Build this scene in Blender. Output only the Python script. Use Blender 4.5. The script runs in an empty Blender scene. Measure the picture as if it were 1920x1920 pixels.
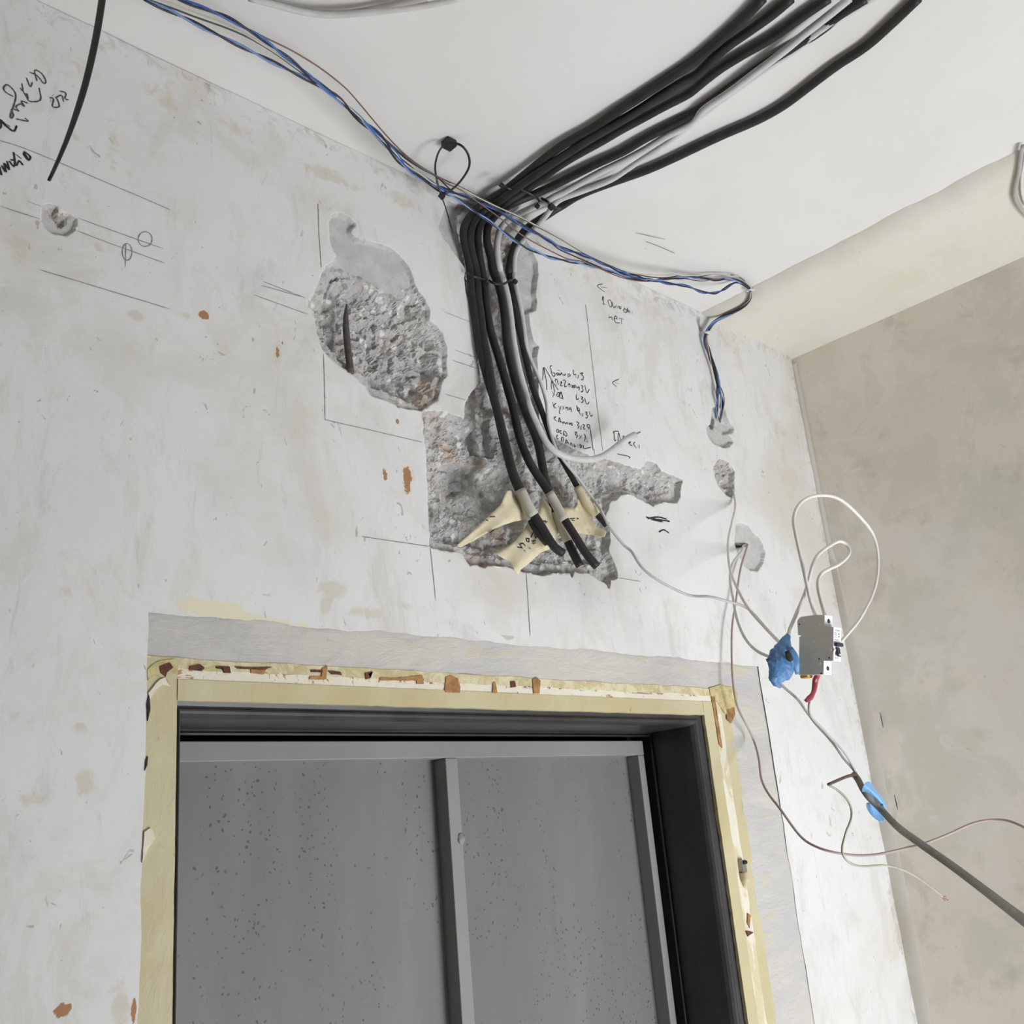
import bpy, bmesh, math, random
import numpy as np
from mathutils import Vector, Matrix

# ------------------------------------------------------------------ camera, light, exposure
S = 0.68
CAMZ = 1.879                      # eye height above the floor
CAM = np.array([0.0, -1.02, CAMZ])
YAW, PITCH, ROLL, FPX = 0.7786002, 0.3122196, -0.0899737, 1893.084
def _basis():
    cy, sy, cp, sp = math.cos(YAW), math.sin(YAW), math.cos(PITCH), math.sin(PITCH)
    f = np.array([sy*cp, cy*cp, sp]); r = np.array([cy, -sy, 0.0]); u = np.cross(r, f)
    cr, sr = math.cos(ROLL), math.sin(ROLL)
    return f, cr*r+sr*u, -sr*r+cr*u
FW, RT, UP = _basis()
scn = bpy.context.scene
COL = scn.collection
cam = bpy.data.cameras.new('camera'); camo = bpy.data.objects.new('camera', cam); COL.objects.link(camo)
cam.sensor_width = 36; cam.lens = FPX/1920*36; cam.clip_start = 0.01
m = Matrix.Identity(4)
for i in range(3):
    m[i][0], m[i][1], m[i][2], m[i][3] = RT[i], UP[i], -FW[i], CAM[i]
camo.matrix_world = m
scn.camera = camo
scn.view_settings.view_transform = 'Standard'; scn.view_settings.look = 'None'
scn.view_settings.gamma = 1.0; scn.view_settings.use_curve_mapping = False
scn.view_settings.exposure = 0.0

world = bpy.data.worlds.new('daylight'); scn.world = world; world.use_nodes = True
world.node_tree.nodes['Background'].inputs[0].default_value = (0.93, 0.96, 1.0, 1)
world.node_tree.nodes['Background'].inputs[1].default_value = 0.04
def area(name, loc, tgt, sx, sy, power, color):
    l = bpy.data.lights.new(name, 'AREA'); l.shape = 'RECTANGLE'; l.size = sx; l.size_y = sy
    l.energy = power; l.color = color
    o = bpy.data.objects.new(name, l); COL.objects.link(o); o.location = loc
    o.rotation_euler = (Vector(tgt)-Vector(loc)).to_track_quat('-Z', 'Y').to_euler()
    return o
area('window_daylight', (1.75, -1.8, 0.9), (1.5, 0, 2.4), 1.0, 1.0, 20.6, (0.89, 0.93, 1.0)).data.spread = math.radians(105)   # open window low behind the camera, to the right
area('window_soft', (1.75, -1.8, 0.9), (1.2, 0, 2.3), 1.0, 1.0, 9.4, (0.89, 0.93, 1.0))
area('floor_bounce_lamp', (1.7, -2.6, 1.9), (1.2, -1.3, 0), 1.0, 1.0, 46, (0.89, 0.93, 1.0)).data.spread = math.radians(70)   # added lamp aimed at the floor, its bounce brightens the ceiling

# ------------------------------------------------------------------ geometry of the room (metres)
XR = 2.8454*S                    # right wall
ZC = CAMZ+1.4511*S               # ceiling
XL, YB = -1.6, -3.4
OPX0, OPX1, OPZ = 0.4514, 1.597, CAMZ+0.2617     # edge of the wall plaster round the door
STRIP_X = 2.3487*S               # left edge of the raw ceiling margin

def ray(px, py): return FW+(px-960)/FPX*RT-(py-960)/FPX*UP
def P(px, py, plane='w', off=0.0):
    d = ray(px, py)
    if plane == 'w': t = (-off-CAM[1])/d[1]
    elif plane == 'c': t = (ZC-off-CAM[2])/d[2]
    else: t = (XR-off-CAM[0])/d[0]
    return CAM+d*t
FR = {'0': (0, 0, 1), 'A': (1300, 0, 3.84), 'B': (1000, 100, 4.8), 'C': (840, 320, 7.3846), 'D': (840, 500, 7.3846),
      'E': (860, 740, 5.3333), 'F': (840, 900, 5.647), 'H': (280, 0, 5.647), 'I': (600, 120, 6.857), 'J': (1120, 480, 6.0),
      'K': (1300, 600, 7.3846), 'L': (1010, 660, 9.143), 'M': (560, 380, 4.8), 'N': (1340, 860, 8.0), 'G': (1440, 1260, 6.4),
      'X': (560, 240, 4.0), 'Y': (780, 700, 3.692), 'Z': (1300, 860, 3.84), 'V': (1300, 1300, 3.097), 'T': (500, 0, 4.174),
      'U': (760, 200, 4.8), 'Q': (0, 100, 4.8), 'R': (1840, 240, 10.667), 'O': (1460, 1120, 9.6)}
def px(fr, pts):
    x0, y0, s = FR[fr]
    return [(x0+a/s, y0+b/s) for a, b in pts]
def track(*segs):
    """segs: (frame, points, plane, off_start, off_end) -> 3-D points"""
    out = []
    for fr, pts, pl, o0, o1 in segs:
        n = max(1, len(pts)-1)
        for i, (x, y) in enumerate(px(fr, pts)):
            q = P(x, y, pl, o0+(o1-o0)*i/n)
            if pl == 'w' and q[2] > ZC-.009: q = P(x, y, 'c', .009)      # keep below the ceiling
            out.append(q)
    return np.array(out)

# ------------------------------------------------------------------ helpers
def link(o, parent=None):
    COL.objects.link(o)
    if parent is not None: o.parent = parent
    return o
def mesh_obj(name, verts, faces, mat, parent=None, smooth=True, label=None):
    me = bpy.data.meshes.new(name)
    me.from_pydata([tuple(v) for v in verts], [], [tuple(f) for f in faces]); me.update()
    if smooth: me.polygons.foreach_set('use_smooth', [True]*len(me.polygons))
    for mm in (mat if isinstance(mat, (list, tuple)) else [mat]): me.materials.append(mm)
    o = bpy.data.objects.new(name, me)
    if label: o['label'] = label
    return link(o, parent)
def tag(o, label, cat, group=None):
    o['label'] = label; o['category'] = cat
    if group: o['group'] = group
    return o
def struct(o): o['kind'] = 'structure'; return o
def empty(name, loc=(0, 0, 0)):
    o = bpy.data.objects.new(name, None); o.empty_display_size = 0.02
    o.location = loc; return link(o)
def child_local(o, root):
    """keep world-space vertices while parented to a root standing elsewhere"""
    o.data.transform(Matrix.Translation(-Vector(root.location)))
def group_root(name, loc, parts):
    r = empty(name, tuple(loc))
    for p in parts:
        p.parent = r; child_local(p, r)
        for g in p.children: child_local(g, r)
    return r

class MB:
    def __init__(s): s.v = []; s.f = []
    def add(s, v, f):
        n = len(s.v); s.v += [tuple(q) for q in v]; s.f += [tuple(n+i for i in q) for q in f]; return s
    def box(s, x0, x1, y0, y1, z0, z1):
        v = [(x, y, z) for x in (x0, x1) for y in (y0, y1) for z in (z0, z1)]
        return s.add(v, [(0, 1, 3, 2), (4, 6, 7, 5), (0, 4, 5, 1), (2, 3, 7, 6), (0, 2, 6, 4), (1, 5, 7, 3)])
    def obj(s, name, mat, parent=None, smooth=False, label=None, bevel=0):
        o = mesh_obj(name, s.v, s.f, mat, parent, smooth, label)
        if bevel:
            b = o.modifiers.new('bevel', 'BEVEL'); b.width = bevel; b.segments = 2; b.limit_method = 'ANGLE'
        return o

def resample(pts, step=0.006, smooth=3):
    pts = np.asarray(pts, float)
    q = [pts[0]]
    for p in pts[1:]:
        if np.linalg.norm(p-q[-1]) > 1e-4: q.append(p)
    pts = np.array(q)
    if len(pts) > 2:
        e = np.vstack([2*pts[0]-pts[1], pts, 2*pts[-1]-pts[-2]]); out = []
        for i in range(1, len(e)-2):
            p0, p1, p2, p3 = e[i-1:i+3]
            n = max(2, int(np.linalg.norm(p2-p1)/step))
            for k in range(n):
                t = k/n
                out.append(.5*((2*p1)+(-p0+p2)*t+(2*p0-5*p1+4*p2-p3)*t*t+(-p0+3*p1-3*p2+p3)*t**3))
        out.append(e[-2]); pts = np.array(out)
    d = np.r_[0, np.cumsum(np.linalg.norm(np.diff(pts, axis=0), axis=1))]
    n = max(2, int(d[-1]/step)+1); s = np.linspace(0, d[-1], n)
    pts = np.stack([np.interp(s, d, pts[:, k]) for k in range(3)], 1)
    for _ in range(smooth):
        pts[1:-1] = .25*pts[:-2]+.5*pts[1:-1]+.25*pts[2:]
    return pts
def frames(pts, ref=(0, 1, 0)):
    T = np.gradient(pts, axis=0); T /= np.linalg.norm(T, axis=1)[:, None]
    N = np.zeros_like(T); n = np.array(ref, float); n -= T[0]*n.dot(T[0])
    if np.linalg.norm(n) < 1e-3: n = np.array([1., 0, 0])-T[0]*T[0][0]
    n /= np.linalg.norm(n)
    for i in range(len(T)):
        n = n-T[i]*n.dot(T[i]); n /= np.linalg.norm(n); N[i] = n
    return T, N, np.cross(T, N)
def tube_geo(pts, r, r2=None, sides=12, ref=(0, 1, 0), step=0.006, smooth=3, already=False, ripple=0):
    c = np.asarray(pts) if already else resample(pts, step, smooth)
    T, N, B = frames(c, ref)
    n = len(c); rr = np.interp(np.linspace(0, 1, n), np.linspace(0, 1, len(r)), r) if hasattr(r, '__len__') else np.full(n, r)
    r2 = rr if r2 is None else (np.interp(np.linspace(0, 1, n), np.linspace(0, 1, len(r2)), r2) if hasattr(r2, '__len__') else np.full(n, r2))
    if ripple:
        rs = np.random.RandomState(int(abs(c[0][0])*1e5) % 9999)
        w = np.convolve(rs.randn(n+8), np.ones(9)/9, 'same')[4:4+n]*ripple
        rr = rr*(1+w); r2 = r2*(1+w)
    v = []; f = []
    for i in range(n):
        for k in range(sides):
            a = 2*math.pi*k/sides
            v.append(c[i]+N[i]*math.cos(a)*rr[i]+B[i]*math.sin(a)*r2[i])
    for i in range(n-1):
        for k in range(sides):
            k2 = (k+1) % sides
            f.append((i*sides+k, i*sides+k2, (i+1)*sides+k2, (i+1)*sides+k))
    f.append(tuple(range(sides))[::-1]); f.append(tuple((n-1)*sides+k for k in range(sides)))
    return v, f, c
def tube(name, pts, r, mat, parent=None, label=None, **kw):
    v, f, c = tube_geo(pts, r, **kw)
    o = mesh_obj(name, v, f, mat, parent, True, label)
    o['_end'] = 0; del o['_end']
    return o, c
def twisted(center, R, pitch, phase, already=False):
    c = center if already else resample(center, 0.004, 3)
    T, N, B = frames(c)
    d = np.r_[0, np.cumsum(np.linalg.norm(np.diff(c, axis=0), axis=1))]
    ph = phase+2*math.pi*d/pitch
    R = np.interp(np.linspace(0, 1, len(c)), np.linspace(0, 1, len(R)), R) if hasattr(R, '__len__') else R
    return c+(N*np.cos(ph)[:, None]+B*np.sin(ph)[:, None])*(R[:, None] if hasattr(R, '__len__') else R)

# numpy noise
def hash2(ix, iy, k=0):
    h = np.sin(ix*127.1+iy*311.7+k*74.7)*43758.5453
    return h-np.floor(h)
def vnoise(x, y, k=0):
    ix, iy = np.floor(x), np.floor(y); fx, fy = x-ix, y-iy
    fx = fx*fx*(3-2*fx); fy = fy*fy*(3-2*fy)
    a, b, c, d = hash2(ix, iy, k), hash2(ix+1, iy, k), hash2(ix, iy+1, k), hash2(ix+1, iy+1, k)
    return (a*(1-fx)+b*fx)*(1-fy)+(c*(1-fx)+d*fx)*fy
def fbm(x, y, o=4, k=0):
    s = 0; a = .5
    for i in range(o): s = s+a*vnoise(x*2**i, y*2**i, k+i); a *= .5
    return s
def facets(x, y, k=0):
    """broken-stone height: every cell is a tilted chip"""
    ix, iy = np.floor(x), np.floor(y); best = np.full(x.shape, 9.0); h = np.zeros(x.shape)
    for dx in (-1, 0, 1):
        for dy in (-1, 0, 1):
            cx, cy = ix+dx, iy+dy
            qx, qy = cx+hash2(cx, cy, k), cy+hash2(cx, cy, k+1)
            d = (x-qx)**2+(y-qy)**2
            hh = hash2(cx, cy, k+2)+(x-qx)*(hash2(cx, cy, k+3)-.5)*1.4+(y-qy)*(hash2(cx, cy, k+4)-.5)*1.4
            m_ = d < best; best = np.where(m_, d, best); h = np.where(m_, hh, h)
    return h
def inside_dist(X, Z, poly):
    """signed distance (positive inside) and nearest boundary point"""
    ins = np.zeros(X.shape, bool); bd = np.full(X.shape, 1e9); nx = X.copy(); nz = Z.copy()
    n = len(poly)
    for i in range(n):
        x1, z1 = poly[i]; x2, z2 = poly[(i+1) % n]
        c = ((z1 > Z) != (z2 > Z)) & (X < (x2-x1)*(Z-z1)/((z2-z1) if abs(z2-z1) > 1e-12 else 1e-12)+x1)
        ins ^= c
        L = (x2-x1)**2+(z2-z1)**2+1e-12
        t = np.clip(((X-x1)*(x2-x1)+(Z-z1)*(z2-z1))/L, 0, 1)
        qx, qz = x1+t*(x2-x1), z1+t*(z2-z1)
        d = np.hypot(X-qx, Z-qz); m_ = d < bd
        bd = np.where(m_, d, bd); nx = np.where(m_, qx, nx); nz = np.where(m_, qz, nz)
    return np.where(ins, bd, -bd), nx, nz
def wpoly(fr, pts, jag=0.0012, seed=1):
    """outline traced on the wall, in (x, z), edges broken up a little"""
    q = [P(x, y) for x, y in px(fr, pts)]; q = [(a[0], a[2]) for a in q]
    rs = random.Random(seed); out = []
    for i in range(len(q)):
        a, b = q[i], q[(i+1) % len(q)]; L = math.dist(a, b); n = max(1, int(L/0.005))
        for k in range(n):
            t = k/n; out.append((a[0]+(b[0]-a[0])*t+rs.uniform(-jag, jag), a[1]+(b[1]-a[1])*t+rs.uniform(-jag, jag)))
    return out

# ------------------------------------------------------------------ materials
def srgb(r, g, b):
    f = lambda c: (c/255/12.92) if c/255 <= .04045 else ((c/255+.055)/1.055)**2.4
    return (f(r), f(g), f(b), 1)
class NT:
    def __init__(s, name, rough=.6, spec=.3):
        s.m = bpy.data.materials.new(name); s.m.use_nodes = True; s.t = s.m.node_tree; s.n = s.t.nodes
        s.b = s.n['Principled BSDF']; s.b.inputs['Roughness'].default_value = rough
        s.b.inputs['Specular IOR Level'].default_value = spec
        s.co = s.n.new('ShaderNodeTexCoord').outputs['Object']
    def L(s, a, b): s.t.links.new(a, b)
    def mapping(s, scale=(1, 1, 1), loc=(0, 0, 0)):
        q = s.n.new('ShaderNodeMapping'); q.inputs['Scale'].default_value = scale; q.inputs['Location'].default_value = loc
        s.L(s.co, q.inputs[0]); return q.outputs[0]
    def noise(s, scale, detail=5, rough=.6, vec=None, dist=0):
        q = s.n.new('ShaderNodeTexNoise'); q.inputs['Scale'].default_value = scale; q.inputs['Detail'].default_value = detail
        q.inputs['Roughness'].default_value = rough; q.inputs['Distortion'].default_value = dist
        s.L(vec if vec else s.co, q.inputs['Vector']); return q.outputs[0]
    def voro(s, scale, feat='F1', vec=None, out='Distance'):
        q = s.n.new('ShaderNodeTexVoronoi'); q.feature = feat; q.inputs['Scale'].default_value = scale
        s.L(vec if vec else s.co, q.inputs['Vector']); return q.outputs[out]
    def ramp(s, fac, a, b, c0=0, c1=1):
        q = s.n.new('ShaderNodeMapRange'); q.interpolation_type = 'SMOOTHSTEP'
        q.inputs[1].default_value = a; q.inputs[2].default_value = b; q.inputs[3].default_value = c0; q.inputs[4].default_value = c1
        s.L(fac, q.inputs[0]); return q.outputs[0]
    def math(s, op, a, b):
        q = s.n.new('ShaderNodeMath'); q.operation = op
        for i, x in enumerate((a, b)):
            if isinstance(x, (int, float)): q.inputs[i].default_value = x
            else: s.L(x, q.inputs[i])
        return q.outputs[0]
    def mix(s, fac, a, b):
        q = s.n.new('ShaderNodeMix'); q.data_type = 'RGBA'
        if isinstance(fac, (int, float)): q.inputs[0].default_value = fac
        else: s.L(fac, q.inputs[0])
        for i, x in ((6, a), (7, b)):
            if isinstance(x, tuple): q.inputs[i].default_value = x
            else: s.L(x, q.inputs[i])
        return q.outputs[2]
    def attr(s, name):
        q = s.n.new('ShaderNodeAttribute'); q.attribute_name = name; return q.outputs['Fac']
    def xyz(s, i):
        q = s.n.new('ShaderNodeSeparateXYZ'); s.L(s.co, q.inputs[0]); return q.outputs[i]
    def color(s, c):
        if isinstance(c, tuple): s.b.inputs['Base Color'].default_value = c
        else: s.L(c, s.b.inputs['Base Color'])
        return s
    def bump(s, h, strength=.3, dist=.002):
        q = s.n.new('ShaderNodeBump'); q.inputs['Strength'].default_value = strength; q.inputs['Distance'].default_value = dist
        s.L(h, q.inputs['Height']); s.L(q.outputs[0], s.b.inputs['Normal']); return s
def simple(name, c, rough=.5, spec=.4, var=.15, scale=60, metal=0, bump=0.0):
    t = NT(name, rough, spec); n = t.noise(scale, 4)
    dark = tuple(x*(1-var) for x in c[:3])+(1,); lite = tuple(min(1, x*(1+var)) for x in c[:3])+(1,)
    t.color(t.mix(t.ramp(n, .3, .7), dark, lite)); t.b.inputs['Metallic'].default_value = metal
    if bump: t.bump(n, bump, .001)
    return t.m

def plaster_wall(name, base, warm, cool, speck=True, warmamt=(.5, .68), streak=True, use_attr=True):
    t = NT(name, .85, .2)
    big = t.noise(2.3, 6, .62, dist=.4); mid = t.noise(9, 7, .7, t.mapping((1, 1, .55)), dist=.6); fine = t.noise(60, 5, .7)
    c = t.mix(t.ramp(big, warmamt[0], warmamt[1], 0, .75), base, warm)
    c = t.mix(t.ramp(mid, .50, .66, 0, .6), c, warm)
    c = t.mix(t.ramp(t.noise(5.1, 6, .65, t.mapping((1, 1, .6), (3, 2, 7))), .55, .75, 0, .6), c, cool)
    if streak:
        b1 = t.noise(7, 8, .75, t.mapping((1, 1, .8), (11, 3, 6)), dist=1.2)
        c = t.mix(t.ramp(b1, .52, .68, 0, .5), c, srgb(211, 206, 192))
        b2 = t.noise(15, 7, .75, t.mapping((1, 1, .35), (1, 13, 6)), dist=1.0)
        c = t.mix(t.ramp(b2, .54, .70, 0, .42), c, srgb(196, 193, 184))
        st = t.noise(30, 5, .75, t.mapping((1.4, 1, .25), (1, 5, 2)), dist=.8)
        c = t.mix(t.ramp(st, .60, .70, 0, .30), c, tuple(x*.72 for x in cool[:3])+(1,))
    if speck:
        sp = t.noise(50, 3, .5, t.mapping((1, 1, .7), (9, 1, 4)), dist=1.8)
        c = t.mix(t.ramp(sp, .705, .73, 0, .5 if use_attr else .18), c, srgb(130, 124, 114))
        sp2 = t.noise(26, 4, .6, t.mapping((1, 1, .7), (2, 8, 1)), dist=2.0)
        c = t.mix(t.ramp(sp2, .70, .725, 0, .4 if use_attr else .15), c, srgb(165, 158, 146))
    if name.startswith('right'):
        c = t.mix(t.ramp(t.noise(6, 6, .65, t.mapping(loc=(2, 9, 4)), dist=.4), .50, .62, 0, .55), c, srgb(212, 209, 194))
        c = t.mix(t.ramp(t.noise(9, 6, .7, t.mapping(loc=(7, 3, 4)), dist=.4), .54, .66, 0, .5), c, srgb(205, 198, 184))
        c = t.mix(t.ramp(t.noise(4, 5, .6, t.mapping(loc=(1, 1, 9))), .52, .64, 0, .4), c, srgb(236, 232, 226))
    if use_attr:
        br = t.noise(38, 6, .7, dist=1.0)
        def stain(att, col, lo=.42, hi=.5, amt=.9):
            nonlocal c
            f = t.math('ADD', t.attr(att), t.math('MULTIPLY', t.math('SUBTRACT', br, .5), 1.5))
            f = t.math('MULTIPLY', t.ramp(f, lo, hi, 0, amt), t.ramp(t.attr(att), .02, .15))
            c = t.mix(f, c, col)
        stain('beige', srgb(211, 202, 184), .38, .72, .75)
        stain('cream', srgb(228, 220, 186), .42, .52, .85)
        stain('rust', srgb(165, 112, 66), .5, .6, .9)
        stain('edge_dark', srgb(178, 172, 160), .45, .75, .5)
    t.color(c)
    h = t.math('ADD', t.math('MULTIPLY', fine, .35), t.math('MULTIPLY', mid, .9))
    t.bump(h, .22, .004)
    return t.m
M = {}
M['wall'] = plaster_wall('wall_plaster', srgb(226, 225, 222), srgb(211, 206, 195), srgb(206, 206, 207))
M['ceiling'] = None
t = NT('ceiling_paint', .8, .2); big = t.noise(1.6, 4); fine = t.noise(40, 5, .7)
c = t.mix(t.ramp(big, .35, .7), srgb(226, 224, 220), srgb(218, 215, 209))
c = t.mix(t.ramp(t.noise(48, 3, .5, dist=1), .77, .79, 0, .4), c, srgb(160, 156, 148)); t.color(c)
t.bump(t.math('ADD', fine, t.noise(9, 3)), .10, .003); M['ceiling'] = t.m
M['margin'] = plaster_wall('ceiling_margin_plaster', srgb(220, 215, 203), srgb(214, 210, 190), srgb(212, 206, 198), use_attr=False, streak=False)
M['rightwall'] = plaster_wall('right_wall_plaster', srgb(238, 231, 219), srgb(228, 219, 205), srgb(228, 222, 214), use_attr=False, warmamt=(.42, .62), streak=False)
# exposed undercoat and broken concrete
t = NT('grey_undercoat', .9, .15); n1 = t.noise(30, 6, .7); n2 = t.noise(140, 3, .6)
c = t.mix(t.ramp(n1, .35, .7), srgb(188, 188, 184), srgb(205, 204, 199)); c = t.mix(t.ramp(n2, .64, .72, 0, .5), c, srgb(150, 148, 142)); t.color(c)
t.bump(t.math('ADD', n1, t.math('MULTIPLY', n2, .4)), .35, .004); M['under'] = t.m
t = NT('broken_concrete', .9, .2)
wv = t.n.new('ShaderNodeVectorMath'); wv.operation = 'MULTIPLY_ADD'; wv.inputs[1].default_value = (.012,)*3
nz = t.n.new('ShaderNodeTexNoise'); nz.inputs['Scale'].default_value = 45; t.L(t.co, nz.inputs['Vector'])
t.L(nz.outputs['Color'], wv.inputs[0]); t.L(t.co, wv.inputs[2]); wv = wv.outputs[0]
v1 = t.voro(78, vec=wv, out='Color'); sv = t.n.new('ShaderNodeSeparateXYZ'); t.L(v1, sv.inputs[0])
d1 = t.voro(78, vec=wv)
n1 = t.noise(16, 6, .65); n2 = t.noise(180, 4, .7)
c = t.mix(t.ramp(n1, .35, .65), srgb(186, 186, 184), srgb(206, 203, 197))
peb = t.math('MULTIPLY', t.ramp(sv.outputs[0], .66, .74), t.ramp(d1, .50, .34))
c = t.mix(t.math('MULTIPLY', peb, .85), c, srgb(234, 232, 225))
peb2 = t.math('MULTIPLY', t.ramp(sv.outputs[1], .80, .86), t.ramp(d1, .5, .35))
c = t.mix(t.math('MULTIPLY', peb2, .55), c, srgb(140, 136, 130))
c = t.mix(t.math('MULTIPLY', t.ramp(t.noise(12, 5, .6, t.mapping(loc=(4, 1, 2))), .50, .68), t.ramp(t.xyz(0), 1.10, 1.00, .25, .75)), c, srgb(192, 168, 148))
c = t.mix(t.ramp(n2, .58, .72, 0, .35), c, srgb(138, 136, 132)); 
c = t.mix(t.ramp(n2, .42, .30, 0, .35), c, srgb(216, 214, 208)); t.color(c)
t.bump(t.math('ADD', t.math('MULTIPLY', d1, -1.2), t.math('ADD', n2, n1)), .8, .004); M['concrete'] = t.m
t = NT('grey_raw_plaster_band', .85, .2); n1 = t.noise(8, 7, .7, t.mapping((.5, 1, 1.5)), dist=.5); n3 = t.noise(24, 6, .7, t.mapping((.6, 1, 1.3), (5, 5, 5)), dist=.6)
c = t.mix(t.ramp(n1, .35, .65), srgb(192, 190, 186), srgb(206, 201, 192)); c = t.mix(t.ramp(n3, .57, .62, 0, .7), c, srgb(205, 196, 170))
c = t.mix(t.ramp(t.noise(30, 5, .7, t.mapping(loc=(7, 7, 1))), .70, .72, 0, .6), c, srgb(170, 130, 100)); t.color(c)
t.bump(t.math('ADD', n1, n3), .5, .006); M['band'] = t.m
t = NT('yellow_door_paint', .45, .4); n1 = t.noise(5, 6, .6); n3 = t.noise(50, 6, .75, t.mapping((1, 1, .6)), dist=.8)
c = t.mix(t.ramp(n1, .35, .65), srgb(196, 182, 138), srgb(205, 196, 160)); c = t.mix(t.ramp(n3, .66, .70, 0, .7), c, srgb(150, 116, 76))
c = t.mix(t.ramp(n3, .30, .26, 0, .7), c, srgb(226, 217, 190)); t.color(c); t.bump(t.math('ADD', n1, n3), .35, .004); M['yellow'] = t.m
t = NT('flaking_cream_paint', .6, .3); n1 = t.noise(22, 5, .7, dist=.8); n3 = t.noise(55, 6, .75, t.mapping((.8, 1, 1)), dist=.6)
c = t.mix(t.ramp(n1, .60, .62, 0, .95), srgb(232, 224, 204), srgb(186, 134, 74))
zb = t.math('MULTIPLY', t.ramp(t.xyz(2), .1985+CAMZ, .2025+CAMZ), t.ramp(t.noise(12, 4, .6, t.mapping((1, 1, 0))), .46, .54))
c = t.mix(t.math('MULTIPLY', t.ramp(n3, .50, .54), zb), c, srgb(112, 56, 40)); t.color(c)
t.bump(t.math('ADD', n1, n3), .5, .004); M['flake'] = t.m
t = NT('flaking_cream_paint_right', .6, .3); n1 = t.noise(14, 5, .7, t.mapping((2, 1, .5)), dist=.8); n3 = t.noise(40, 6, .75, t.mapping((1.4, 1, .6)))
c = t.mix(t.ramp(n1, .50, .56, 0, .9), srgb(231, 224, 205), srgb(212, 200, 160)); c = t.mix(t.ramp(n3, .66, .69, 0, .85), c, srgb(168, 112, 66)); t.color(c)
t.bump(t.math('ADD', n1, n3), .6, .006); M['flake_right'] = t.m
t = NT('worn_tan_paint', .6, .3); n1 = t.noise(35, 6, .75, dist=.8)
c = t.mix(t.ramp(n1, .42, .58), srgb(222, 212, 178), srgb(200, 186, 140)); c = t.mix(t.ramp(t.noise(70, 5, .7), .66, .7, 0, .8), c, srgb(140, 84, 52)); t.color(c)
t.bump(n1, .5, .005); M['tan'] = t.m
t = NT('black_frame_paint', .38, .5); n1 = t.noise(14, 5, .6, t.mapping((1, 1, .35))); n3 = t.noise(70, 6, .8, dist=1)
c = t.mix(t.ramp(n1, .35, .7), srgb(48, 46, 46), srgb(68, 66, 67)); c = t.mix(t.ramp(n3, .72, .76, 0, .5), c, srgb(150, 148, 142)); t.color(c)
t.bump(n3, .15, .001); M['black_paint'] = t.m
t = NT('grey_door_enamel', .55, .35); n1 = t.noise(3.5, 5, .6, t.mapping((1, 1, .3)))
c = t.mix(t.ramp(n1, .35, .7), srgb(142, 142, 139), srgb(152, 151, 146)); t.color(c); t.bump(t.noise(90, 3), .1, .001); M['door_grey'] = t.m
t = NT('grey_door_panel', .55, .35); n1 = t.noise(3.0, 5, .6, t.mapping((1.3, 1, .3))); 
c = t.mix(t.ramp(n1, .35, .7), srgb(116, 117, 115), srgb(136, 134, 129))
wq = t.n.new('ShaderNodeVectorMath'); wq.operation = 'MULTIPLY_ADD'; wq.inputs[1].default_value = (.02,)*3
nq = t.n.new('ShaderNodeTexNoise'); nq.inputs['Scale'].default_value = 40; t.L(t.co, nq.inputs['Vector']); t.L(nq.outputs['Color'], wq.inputs[0]); t.L(t.co, wq.inputs[2])
sp = t.voro(150, vec=wq.outputs[0]); spc = t.n.new('ShaderNodeSeparateXYZ'); t.L(t.voro(150, vec=wq.outputs[0], out='Color'), spc.inputs[0])
spm = t.math('MULTIPLY', t.math('MULTIPLY', t.ramp(sp, .30, .20), t.ramp(spc.outputs[0], .45, .5)), t.ramp(t.noise(7, 6, .75, t.mapping((1.8, 1, .45))), .46, .54))
c = t.mix(t.math('MULTIPLY', spm, .75), c, srgb(70, 68, 66)); t.color(c); t.bump(t.noise(60, 3), .1, .001); M['door_panel'] = t.m
M['black_cable'] = simple('black_cable_sheath', srgb(40, 40, 40), .55, .4, .25, 40, bump=.15)
M['black_cable2'] = simple('black_cable_sheath_dusty', srgb(58, 57, 55), .65, .4, .3, 60, bump=.15)
M['black_plastic'] = simple('black_plastic', srgb(34, 33, 33), .45, .5, .15, 80)
M['light_cable'] = simple('light_grey_cable_sheath', srgb(205, 203, 200), .5, .4, .06, 50)
M['grey_cable'] = simple('grey_cable_sheath', srgb(176, 173, 168), .55, .4, .08, 50)
M['dark_grey_cable'] = simple('mid_grey_rubber_sheath', srgb(142, 138, 131), .6, .35, .1, 70, bump=.1)
M['white_wire'] = simple('white_wire_insulation', srgb(226, 221, 214), .45, .4, .04, 50)
M['pink_wire'] = simple('aged_pinkish_insulation', srgb(176, 156, 150), .5, .4, .1, 20)
M['blue_wire'] = simple('blue_insulation', srgb(62, 96, 168), .4, .5, .15, 30)
M['pale_blue_wire'] = simple('pale_blue_insulation', srgb(118, 146, 200), .4, .5, .12, 30)
M['navy_wire'] = simple('black_blue_insulation', srgb(36, 38, 58), .4, .5, .2, 30)
M['black_wire'] = simple('black_insulation', srgb(40, 38, 40), .4, .5, .2, 30)
M['green_wire'] = simple('dark_green_insulation', srgb(70, 84, 74), .4, .5, .12, 30)
M['cream_wire'] = simple('cream_insulation', srgb(196, 190, 170), .4, .5, .08, 30)
M['brown_wire'] = simple('brown_insulation', srgb(122, 84, 76), .4, .5, .12, 30)
M['brown_dark'] = simple('dark_brown_insulation', srgb(104, 82, 72), .5, .4, .1, 30)
M['green_yellow'] = simple('earth_wire_insulation', srgb(172, 168, 148), .5, .4, .14, 30)
M['copper'] = simple('copper', srgb(190, 120, 80), .35, .5, .1, 90, metal=.8)
M['core_white'] = simple('pale_core', srgb(215, 195, 175), .5, .4, .1, 90)
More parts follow.
